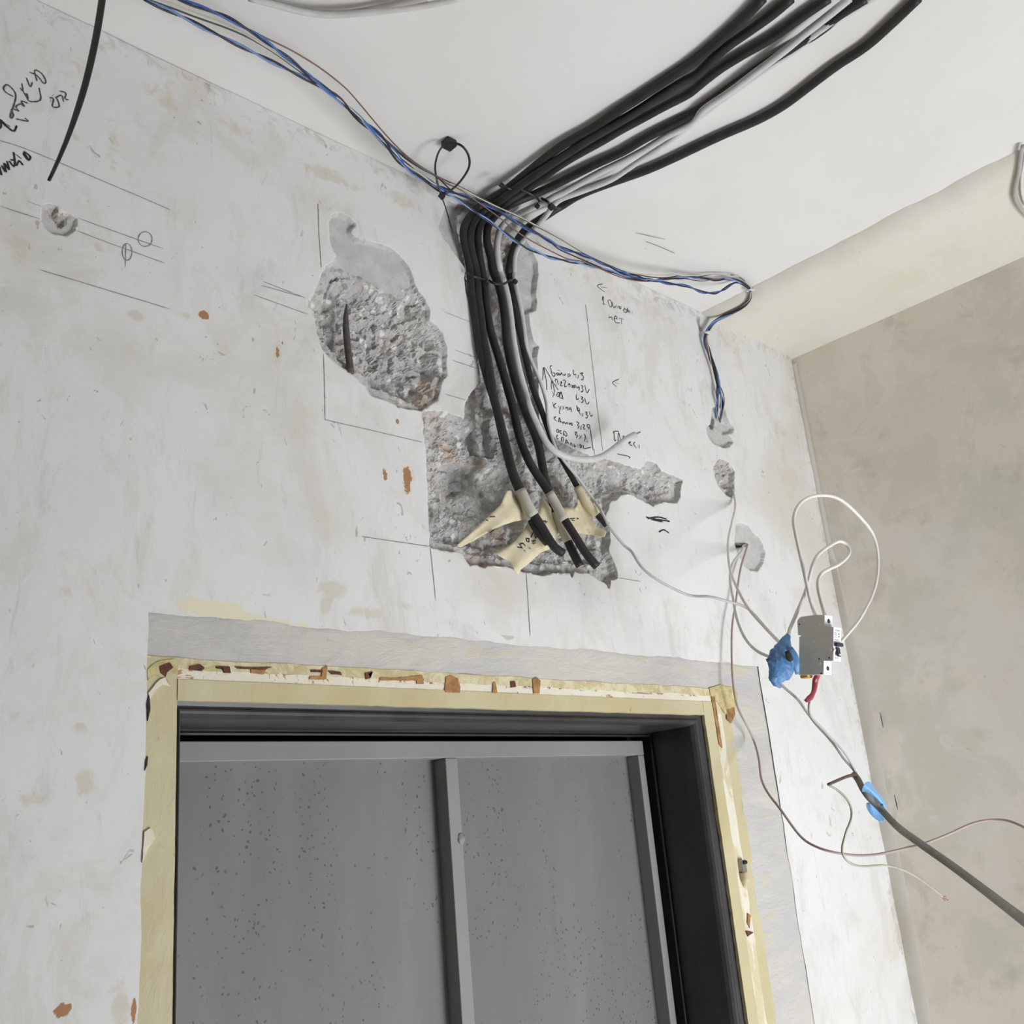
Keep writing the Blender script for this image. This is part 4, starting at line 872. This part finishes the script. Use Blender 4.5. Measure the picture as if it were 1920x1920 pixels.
cream = [('H', [(100,-15),(300,60),(500,140),(750,230),(950,325),(1150,440),(1400,600),(1600,750),(1750,850),(1900,990)], 'c', .031, .040), ('I', [(200,415),(450,625),(650,825),(800,975),(950,1120),(1100,1290),(1300,1420),(1500,1560)], 'c', .041, .048),
         ('C', [(0,170),(200,252),(400,362),(600,462),(800,552),(1000,640),(1200,748),(1400,848),(1600,960),(1900,1140)], 'w', .054, .064), ('J', [(200,120),(400,190),(600,212),(800,215),(900,210),(1000,222),(1150,215),(1300,205),(1500,212),(1600,240),(1700,320),(1745,375)], 'w', .068, .122)]
wire('thin_wire', resample(np.vstack([resample(track(*cream), .004, 3), tail3(4.5, 8, True)]), .004, 2), .0011, 'cream_wire', 'cream coloured wire strung below the ceiling', GB, True)
brown = [('H', [(230,-50),(400,45),(600,110),(850,205),(1050,310),(1250,410),(1500,530),(1750,680),(1920,800)], 'c', .034, .030), ('I', [(150,160),(350,330),(550,560),(750,800),(900,970),(1100,1170),(1300,1320),(1500,1440)], 'c', .030, .046),
         ('C', [(0,190),(150,250),(350,390),(550,530),(750,680),(950,840),(1150,970),(1400,1100),(1650,1220),(1900,1270)], 'w', .056, .062), ('J', [(250,235),(500,285),(700,275),(950,252),(1100,275),(1200,282),(1320,262),(1500,272),(1620,300),(1700,360)], 'w', .066, .122)]
wire('thin_wire', resample(np.vstack([resample(track(*brown), .004, 3), tail3(6, 8, False)]), .004, 2), .0010, 'brown_wire', 'reddish brown wire bowing away from the thin bundle', GB, True)
# a black companion that parts from the blue ones over the corner
dark = [('I', [(-260,60),(0,240),(250,440),(450,640),(650,800),(800,930),(950,1080),(1100,1215),(1300,1345),(1500,1450)], 'c', .034, .044), ('C', [(80,300),(260,345),(440,430),(620,480),(760,575),(900,670),(1050,750),(1200,840),(1380,950),(1520,1080),(1650,1140),(1900,1250)], 'w', .048, .058),
        ('J', [(250,215),(420,270),(560,285),(700,275),(950,235),(1100,235),(1250,250),(1350,275),(1440,245),(1600,300),(1700,360)], 'w', .060, .122)]
wire('thin_wire', resample(np.vstack([resample(track(*dark), .004, 3), tail3(3.4, 8, False)]), .004, 2), .0011, 'navy_wire', 'single dark navy wire leaving the thin bundle over the cable bend', GB, True)

# ------------------------------------------------------------------ cable ties
def strap(fr_pts, w, th, mat, name, parent=None, label=None):
    v, f, c = tube_geo(fr_pts, th, r2=w, sides=8, ref=tuple(fr_pts[0]-CAM), step=.003)
    return mesh_obj(name, v, f, mat, parent, True, label), c
def bx(c, sx, sy, sz, rot=0):
    R_ = Matrix.Rotation(rot, 3, 'Y'); mb = MB().box(-sx/2, sx/2, -sy/2, sy/2, -sz/2, sz/2)
    mb.v = [tuple(R_ @ Vector(q_)+Vector(c)) for q_ in mb.v]; return mb
def tie_root(label, loc, parts, group='black cable ties', name='cable_tie'):
    r_ = group_root(name, loc, parts); tag(r_, label, 'cable tie', group); return r_
# open loop hanging from its ceiling mount
mp = P(842, 270, 'c', .006)
mount = bx(mp, .017, .017, .011).obj('mount', M['black_plastic'], bevel=.0012); mount['label'] = 'square black base fixed to the ceiling'
s1, _ = strap(track(('U', [(380,340),(335,355),(290,430),(268,540),(280,640),(295,710),(325,800)], 'c', .010, .056)), .0016, .0006, M['black_plastic'], 'strap')
s2, _ = strap(track(('U', [(400,325),(460,330),(520,360),(570,440),(575,540),(520,640),(450,720),(370,778),(335,800)], 'c', .010, .057)), .0018, .0006, M['black_plastic'], 'strap')
hp = track(('U', [(328,805)], 'c', .057, .057))[0]
hd = bx(hp, .009, .007, .007, .5).obj('tie_head', M['black_plastic'], bevel=.001)
s3, _ = strap(track(('U', [(330,820),(360,900),(400,1040),(430,1140)], 'w', .060, .050)), .0009, .0006, M['black_plastic'], 'strap_tail')
tie_root('black cable tie hanging as an open loop from its square ceiling mount', mp, [mount, s1, s2, hd, s3])
def band(fr, pts, off, label, heads, pl='w', w=.0020, mat='black_plastic', group='black cable ties', dips=.014, hs=.006, tailpts=None):
    n = len(pts); P3 = []
    for i, (x, y) in enumerate(px(fr, pts)):
        e_ = 1 if i in (0, n-1) else 0
        P3.append(P(x, y, pl, off-dips*e_))
    s_, c_ = strap(np.array(P3), w, .0007, M[mat], 'strap'); ps = [s_]
    for hx, hy in heads:
        q_ = P(*px(fr, [(hx, hy)])[0], pl, off+.003); ps.append(bx(q_, hs*1.2, hs, hs, .4).obj('tie_head', M[mat], bevel=.0008))
    if tailpts:
        t_, _ = strap(np.array([P(x, y, pl, off+.004) for x, y in px(fr, tailpts)]), .0011, .0006, M[mat], 'strap_tail'); ps.append(t_)
    return tie_root(label, P3[n//2], ps, group)
band('D', [(255,80),(330,120),(440,165),(560,200)], .020, 'black cable tie round the left cables in the vertical chase', [(540,215)])
band('D', [(560,190),(640,230),(760,245),(860,190),(945,200)], .020, 'black cable tie round the right cables in the vertical chase', [(930,205)])
band('B', [(-230,1180),(-150,1205),(-60,1250),(30,1300),(80,1370)], .024, 'black cable tie across the ceiling cables at the bend', [(35,1375)], 'c', tailpts=None)
band('C', [(1290,380),(1380,430),(1440,490),(1540,520)], .034, 'black cable tie holding the pale cables at the bend', [(1430,500)], 'c', hs=.008)
band('C', [(720,200),(800,230),(900,260),(1000,240)], .028, 'black cable tie with a stub on the upper edge of the bundle', [(740,200)], 'c')
# white ties on the thin bundle
def ring(fr, c0, off, pl, label, tailpts, ang):
    q_ = P(*px(fr, [c0])[0], pl, off); pts = []
    T_ = RT*math.cos(ang)-UP*math.sin(ang)
    for i in range(17):
        a = 2*math.pi*i/16; pts.append(q_+(T_*math.cos(a)-FW*math.sin(a))*.0062)
    v, f, _ = tube_geo(np.array(pts), .0022, r2=.0007, sides=8, ref=tuple(np.cross(T_, FW)), already=True)
    s_ = mesh_obj('strap', v, f, M['white_tie'], None, True)
    h_ = bx(P(*px(fr, [tailpts[0]])[0], pl, off+.004), .006, .005, .005).obj('tie_head', M['white_tie'], bevel=.0006)
    return tie_root(label, q_, [s_, h_], 'white cable ties')
ring('J', (1715,385), .122, 'w', 'white cable tie holding the thin wires at the ceiling corner', [(1755,378)], 0)
ring('J', (1228,868), .012, 'w', 'white cable tie holding the thin wires where they reach the wall', [(1245,858)], .3)

# strap hanging near the camera at upper left
pts = track(('0', [(196,-30),(180,70),(158,165),(130,250),(106,308),(92,338)], 'w', .27, .27))
v, f, c = tube_geo(pts, [.0035, .0035, .0034, .0032, .0024, .0016], r2=[.0012]*6, ref=tuple(RT), sides=8)
tag(mesh_obj('strap_tail', v, f, M['black_plastic'], None, True), 'long black plastic strap tail hanging at the upper left', 'strap')

# ------------------------------------------------------------------ wires from the small holes
G2 = 'wires out of the small wall holes'
single('wall_wire', [('N', [(250,430),(285,500)], 'w', -.012, .004), ('Z', [(303,340),(280,450),(250,600),(260,780),(300,900),(390,1070),(500,1200),(600,1305),(640,1345)], 'w', .012, .275)], .0022, 'white_wire', 'whitish wire from the middle hole down to the blue taped joint', G2, 'wire')
single('wall_wire', [('N', [(480,1290),(420,1310)], 'w', -.012, .004), ('Z', [(350,665),(285,750),(263,860),(285,1000),(312,1150),(370,1290),(450,1380),(545,1425),(600,1440)], 'w', .010, .27)], .0022, 'light_cable', 'pale wire from the lowest hole bending right into the blue tape', G2, 'wire')
single('wall_wire', [('N', [(500,1290),(490,1310)], 'w', -.012, .005), ('Z', [(370,690),(345,770),(325,880),(305,1040),(280,1200),(276,1400),(285,1600),(315,1780),(385,1920)], 'w', .010, .026),
   ('V', [(350,270),(380,380),(395,500),(440,590),(500,665),(620,830),(700,885),(800,920),(960,942),(1100,930),(1250,895),(1350,870),(1500,810),(1620,755),(1750,733),(1850,745),(1960,800)], 'w', .014, .40)], .0019, 'pink_wire', 'long pinkish wire drooping past the door frame to the right edge', G2, 'wire')

# ------------------------------------------------------------------ circuit breaker hanging in the air
BO = .30
o0 = P(*px('O', [(370, 850)])[0], 'w', BO)          # back face, mid height
zt_ = P(*px('O', [(640, 312)])[0], 'w', BO)[2]; zb_ = P(*px('O', [(640, 1395)])[0], 'w', BO)[2]
H = .0855; TH = .020; zc = (zt_+zb_)/2; fx0 = o0[0]
def bp(zx, zy): # traced flank point -> (depth towards the room, height)
    """the flank is a plane x = fx0"""
    x_, y_ = px('O', [(zx, zy)])[0]; d = ray(x_, y_); t_ = (fx0-CAM[0])/d[0]; q_ = CAM+d*t_; return (q_[1], q_[2])
prof_b = [bp(*q_) for q_ in [(330,440),(350,390),(395,350),(640,312),(815,315),(812,535),(975,532),(975,900),(1003,935),(978,1010),(970,1145),(800,1145),(795,1388),(640,1398),(360,1398),(368,705),(400,700),(400,680),(345,680)]]
def extr(name, prof_, x0, x1, mat, bevel=.0007, label=None):
    n = len(prof_); v = [(x0, a, b_) for a, b_ in prof_]+[(x1, a, b_) for a, b_ in prof_]
    f = [tuple(range(n))[::-1], tuple(range(n, 2*n))]+[(i, (i+1) % n, n+(i+1) % n, n+i) for i in range(n)]
    bm = bmesh.new(); vs = [bm.verts.new(q_) for q_ in v]
    for q_ in f: bm.faces.new([vs[i] for i in q_])
    bmesh.ops.recalc_face_normals(bm, faces=bm.faces[:]); me_ = bpy.data.meshes.new(name); bm.to_mesh(me_); bm.free(); me_.materials.append(mat)
    o = link(bpy.data.objects.new(name, me_))
    if label: o['label'] = label
    b_ = o.modifiers.new('bevel', 'BEVEL'); b_.width = bevel; b_.segments = 2; b_.limit_method = 'ANGLE'
    return o
body = extr('body', prof_b, fx0, fx0+TH, M['breaker_grey'])
def facep(name, p0, p1, label=None, out=.0012):
    """white face lying on one front edge of the traced flank"""
    (ya, za), (yb, zb2) = bp(*p0), bp(*p1)
    return extr(name, [(ya+.0004, za), (yb+.0004, zb2), (yb-out, zb2), (ya-out, za)], fx0, fx0+TH, M['breaker_white'], .0003, label)
fp = [facep('terminal_cover', (815,317), (812,533), 'white upper terminal face'), facep('terminal_cover', (800,1147), (795,1386), 'white lower terminal face'), facep('front_face', (975,534), (971,1143), 'white front face')]
def disk(c, r, ax, depth, name, mat, seg=16):
    v, f, _ = tube_geo([np.array(c)-np.array(ax)*depth/2, np.array(c)+np.array(ax)*depth/2], r, sides=seg, smooth=0, step=.01); return mesh_obj(name, v, f, mat, None, False)
xm = fx0+TH/2
for zx, zy in ((814, 420), (797, 1275)):
    y_, z_ = bp(zx, zy); fp.append(disk((xm, y_-.0014, z_), .0030, (0, 1, 0), .0012, 'terminal_screw', M['toggle']))
yN = bp(974, 900)[0]
for (a, b_), r_ in zip([(460,412),(752,495),(635,805),(940,942),(745,1190),(405,1205)], (.0016, .0014, .0018, .0016, .0015, .0015)):
    y_, z_ = bp(a, b_); fp.append(disk((fx0-.0002, y_, z_), r_, (1, 0, 0), .0012, 'rivet', M['breaker_white']))
for a, b_ in [(375,485),(732,1110),(910,1090),(768,1370)]:
    y_, z_ = bp(a, b_); fp.append(disk((fx0-.0001, y_, z_), .0011, (1, 0, 0), .0008, 'pinhole', M['toggle']))
# toggle: a wide dark lever above its slot
zl = bp(975, 855)[1]; zsl = bp(975, 990)[1]; yl = bp(975, 855)[0]; ys_l = bp(975, 990)[0]
lev = MB().box(fx0+.001, fx0+TH-.001, yl-.0055, yl-.001, zl-.0025, zl+.0028); lev = lev.obj('toggle', M['toggle'], bevel=.0014)
slot = MB().box(fx0+.0048, fx0+.0138, ys_l-.0042, yl, zsl-.006, zl-.003).obj('toggle_slot', M['toggle'], bevel=.0010)
sl2 = MB().box(fx0+.0070, fx0+.0118, ys_l-.0050, ys_l-.003, zsl-.0045, zsl-.0025).obj('toggle_mark', M['breaker_white'])
fp += [lev, slot, sl2]
# printing on the front
def text_obj(s, size, loc, mat, name):
    cu = bpy.data.curves.new(name, 'FONT'); cu.body = s; cu.size = size; cu.align_x = 'CENTER'
    o = bpy.data.objects.new(name, cu); COL.objects.link(o); o.rotation_euler = (math.pi/2, 0, 0); o.location = loc
    bpy.context.view_layer.update(); dg = bpy.context.evaluated_depsgraph_get()
    me_ = bpy.data.meshes.new_from_object(o.evaluated_get(dg)); me_.transform(o.matrix_world); bpy.data.objects.remove(o)
    me_.materials.clear(); me_.materials.append(mat); return link(bpy.data.objects.new(name, me_))
ty = bp(975, 605)[0]-.0016
fp.append(text_obj('Schneider', .0034, (xm, ty, bp(975, 605)[1]), M['green_print'], 'brand_lettering'))
def mark(x0, x1, z0, z1): fp.append(MB().box(x0, x1, ty-.0001, ty, z0, z1).obj('printed_mark', M['grey_print']))
for zy, w_ in ((640, .006), (672, .007), (712, .006), (762, .011)):
    ty = bp(975, zy)[0]-.0014; z_ = bp(975, zy)[1]; mark(fx0+.0018, fx0+.0018+w_, z_-.0005, z_+.0003)
for zy in (650, 700): ty = bp(975, zy)[0]-.0014; z_ = bp(975, zy)[1]; mark(fx0+.0118, fx0+.0150, z_-.0012, z_+.0008)
for dx in (.003, .009): ty = bp(972, 1090)[0]-.0014; z_ = bp(972, 1090)[1]; mark(fx0+dx, fx0+dx+.0035, z_-.0006, z_+.0004)
cz = bp(420, 1398)[1]; cy_ = bp(425, 1398)[0]
clip = MB().box(fx0+.003, fx0+TH-.003, cy_-.006, cy_+.006, cz-.004, cz+.001).obj('rail_clip', M['yellow_clip'], bevel=.0014); fp.append(clip)
br = group_root('circuit_breaker', (fx0+TH/2, (yN+o0[1])/2, zb_), [body]+fp)
tag(br, 'single pole circuit breaker with a dark toggle hanging from white wires', 'circuit breaker')

G3 = 'white wires at the breaker'
topm = np.array([fx0+TH/2, bp(640, 320)[0], bp(640, 320)[1]-.004])
def wire3(name, segs, extra0, extra1, r, mat, label, group):
    pts = track(*segs)
    if extra0 is not None: pts = np.vstack([extra0, pts])
    if extra1 is not None: pts = np.vstack([pts, extra1])
    return wire(name, pts, r, mat, label, group, sides=10)
tA = np.array([[fx0+.009, bp(620, 320)[0], bp(620, 320)[1]-.003]]); tB = np.array([[fx0+.009, bp(770, 318)[0], bp(770, 318)[1]-.003]])
wire3('breaker_wire', [('Z', [(690,1290),(685,1250),(740,1120),(810,950),(860,760),(910,680),(1030,600),(1080,598),(1120,640),(1120,690),(1050,760),(930,820),(895,900),(918,1020),(935,1085)], 'w', .29, .335)], None, tB, .0026, 'white_wire', 'white wire making the small inner loop from blue tape to breaker top', G3)
wire3('breaker_wire', [('Z', [(868,1100),(835,990),(790,780),(740,560),(722,420),(780,310),(900,265),(1050,290),(1200,420),(1300,560),(1330,750),(1300,950),(1200,1150),(1095,1280),(1060,1320)], 'w', .31, .27)], tA, None, .0026, 'white_wire', 'white wire making the large outer loop above and behind the breaker', G3)
# ------------------------------------------------------------------ blue taped joint and the grey feed cable
fd = empty('feed_cable', tuple(P(1606, 1462, 'w', .27)))
pts = track(('G', [(1030,1225),(1080,1275),(1120,1380),(1200,1500),(1350,1640)], 'w', .27, .30), ('V', [(1180,770),(1300,860),(1500,1000),(1700,1150),(1850,1265),(1990,1370)], 'w', .33, .66))
v, f, c = tube_geo(pts, [.0045, .0049, .0048, .0048, .0048, .0048], smooth=4); mesh_obj('sheath', v, f, M['dark_grey_cable'], fd, True, 'thick mid grey sheath')
v, f, _ = tube_geo(track(('Z', [(600,1590),(650,1645),(760,1740),(820,1835)], 'w', .29, .285), ('G', [(460,470),(560,610),(700,760),(800,880),(900,1030),(1000,1140),(1060,1220)], 'w', .283, .27)), .0017, sides=8)
mesh_obj('conductor', v, f, M['dark_grey_cable'], fd, True, 'thin grey conductor from the blue joint')
zbp = bp(650, 1400)
rp = np.vstack([[(fx0+.009, zbp[0], zbp[1]+.003)], track(('G', [(570,90),(560,170),(545,250),(505,330)], 'w', .306, .306), ('G', [(480,455),(540,570),(640,665),(750,790),(845,880),(940,1000),(1005,1110),(1060,1215)], 'w', .305, .272))])
v, f, rc = tube_geo(rp, .0016, sides=8); rw = mesh_obj('conductor', v, f, M['grey_cable'], fd, True, 'thin conductor rising to the breaker')
v, f, _ = tube_geo(np.vstack([[(fx0+.009, zbp[0], zbp[1]+.001)], track(('G', [(570,90),(560,170),(545,250),(505,310),(455,350)], 'w', .306, .306))]), [.0036, .0042, .0038, .003, .0042, .0028], r2=[.003, .003, .0028, .002, .0016, .0012], sides=10, step=.003)
mesh_obj('red_sleeve', v, f, M['red_tape'], rw, True, 'crumpled red insulating sleeve')
v, f, bc = tube_geo(track(('G', [(1075,1255),(1030,1240),(970,1247),(860,1290),(725,1350)], 'w', .275, .285)), .0022, sides=8, smooth=1); mesh_obj('conductor', v, f, M['brown_dark'], fd, True, 'brown stretch of the side wire')
v, f, bc = tube_geo(track(('G', [(725,1350),(740,1362),(850,1430),(950,1530),(1005,1650),(1000,1770),(945,1890)], 'w', .285, .27), ('V', [(880,830),(860,920),(900,980),(980,1005),(1120,1000),(1250,1040),(1370,1120),(1445,1180)], 'w', .26, .26)), .0016, sides=8, smooth=2)
gy = mesh_obj('conductor', v, f, M['green_yellow'], fd, True, 'pale green yellow earth wire with bare tip')
for k, (dx, dy) in enumerate(((1480,1202), (1468,1180), (1462,1205))):
    v, f, _ = tube_geo(track(('V', [(1438,1176),(dx, dy)], 'w', .26, .262-.002*k)), .0006, sides=6, smooth=0); mesh_obj('copper_strand', v, f, M['copper'], gy, True)
for k in fd.children_recursive: child_local(k, fd)
tag(fd, 'thick grey feed cable splitting into twisted conductors, entering from lower right', 'cable')

def wrap_shape(name, rings, mat, label, lump=.12, seed=1, sides=14, obj_parent=None):
    """rings: (frame, x, y, halfwidth px, halfdepth m, off)"""
    rs = random.Random(seed); C_ = []; W_ = []; Dp = []
    for fr, x, y, hw, hd_, off in rings:
        X_, Y_ = px(fr, [(x, y)])[0]; c0 = P(X_, Y_, 'w', off); w0 = np.linalg.norm(P(X_+hw, Y_, 'w', off)-c0)*.72
        C_.append(c0); W_.append(w0); Dp.append(hd_)
    C_ = np.array(C_); n = 6*len(C_); s = np.linspace(0, len(C_)-1, n); C2_ = np.stack([np.interp(s, range(len(C_)), C_[:, k]) for k in range(3)], 1)
    W2 = np.interp(s, range(len(C_)), W_); D2_ = np.interp(s, range(len(C_)), Dp); v = []; f = []
    T = np.gradient(C2_, axis=0); T /= np.linalg.norm(T, axis=1)[:, None]
    for i in range(n):
        B_ = np.cross(FW, T[i]); B_ /= np.linalg.norm(B_); N_ = np.cross(T[i], B_)
        for k in range(sides):
            a = 2*math.pi*k/sides; j = 1+lump*math.sin(a*3+i*.9+seed)+rs.uniform(-lump, lump)*.5
            v.append(C2_[i]+B_*math.cos(a)*W2[i]*j+N_*math.sin(a)*D2_[i]*j)
    for i in range(n-1):
        for k in range(sides): f.append((i*sides+k, i*sides+(k+1) % sides, (i+1)*sides+(k+1) % sides, (i+1)*sides+k))
    f.append(tuple(range(sides))[::-1]); f.append(tuple((n-1)*sides+k for k in range(sides)))
    o = mesh_obj(name, v, f, mat, obj_parent, False, None)
    if label: o['label'] = label
    return o
jt = wrap_shape('tape_wrap', [('Z', 685, 1262, 2.6, .003, .29), ('Z', 660, 1330, 9, .006, .29), ('Z', 650, 1390, 15, .009, .29), ('Z', 635, 1440, 19, .010, .29), ('Z', 625, 1500, 21, .010, .29), ('Z', 600, 1545, 16, .008, .29), ('Z', 575, 1580, 7, .005, .29), ('Z', 590, 1620, 4, .003, .29), ('Z', 625, 1642, 2.4, .0025, .289)], M['blue_tape'], None, .055, 4)
# loose tongue of tape reaching towards the breaker
tg = []
for fr, x, y, o_ in [('Z', 690, 1365, .300), ('Z', 725, 1420, .304), ('Z', 742, 1490, .304), ('Z', 750, 1550, .300)]: tg.append(P(*px(fr, [(x, y)])[0], 'w', o_))
v, f, _ = tube_geo(np.array(tg), [.0050, .0062, .0050, .0030], r2=[.0008]*4, ref=tuple(RT), sides=8, step=.004); tn = mesh_obj('tape_tongue', v, f, M['blue_tape'], None, True, 'loose end of blue tape')
v, f, _ = tube_geo(track(('Z', [(675,1385),(690,1430),(705,1455)], 'w', .306, .305)), [.003, .0045, .003], r2=[.0012]*3, ref=tuple(RT), sides=8, step=.003); tk = mesh_obj('fold_shade', v, f, M['hole'], None, True, 'dark patch painted as the shade inside the folded tape')  # dark insert colours in the shade between the tape folds
jr = group_root('taped_joint', P(*px('Z', [(625, 1480)])[0], 'w', .29), [jt, tn, tk])
tag(jr, 'lump of blue insulating tape round the wire joint beside the breaker', 'tape joint')
# light blue tape on the feed cable: open curled sheet
def curl(rows, mat, name):
    v = []; f = []; n = len(rows[0])
    for r_ in rows: v += r_
    for i in range(len(rows)-1):
        for k in range(n-1): a = i*n+k; f.append((a, a+1, a+n+1, a+n))
    o = mesh_obj(name, v, f, mat, None, True); sm = o.modifiers.new('t', 'SOLIDIFY'); sm.thickness = .0005; sm.offset = 0
    ss = o.modifiers.new('s', 'SUBSURF'); ss.levels = 1; ss.render_levels = 2; return o
def rowpts(fr, pts, offs): return [tuple(P(*px(fr, [p_])[0], 'w', o_)) for p_, o_ in zip(pts, offs)]
up = curl([rowpts('G', [(1105,1440),(1150,1335),(1215,1290)], [.285,.300,.292]), rowpts('G', [(1175,1475),(1215,1380),(1265,1370)], [.288,.304,.292]), rowpts('G', [(1250,1530),(1285,1455),(1330,1450)], [.291,.307,.294]), rowpts('G', [(1330,1600),(1355,1530),(1400,1545)], [.296,.309,.296]), rowpts('G', [(1400,1665),(1420,1630),(1445,1690)], [.300,.308,.300])], M['sky_tape'], 'tape_flap')
dn = curl([rowpts('G', [(1165,1560),(1220,1560),(1280,1600)], [.290,.284,.286]), rowpts('G', [(1180,1650),(1250,1660),(1330,1670)], [.292,.284,.288]), rowpts('G', [(1250,1740),(1320,1740),(1380,1730)], [.294,.288,.292]), rowpts('G', [(1330,1800),(1370,1800),(1410,1785)], [.298,.294,.296])], M['sky_tape'], 'tape_flap')
dk = disk(P(*px('G', [(1368, 1595)])[0], 'w', .307), .0018, tuple(FW), .001, 'punched_hole', M['navy_wire'])
r_ = group_root('blue_tape_tag', P(*px('G', [(1250, 1500)])[0], 'w', .295), [up, dn, dk]); tag(r_, 'light blue tape curled loosely round the thick grey cable', 'tape')
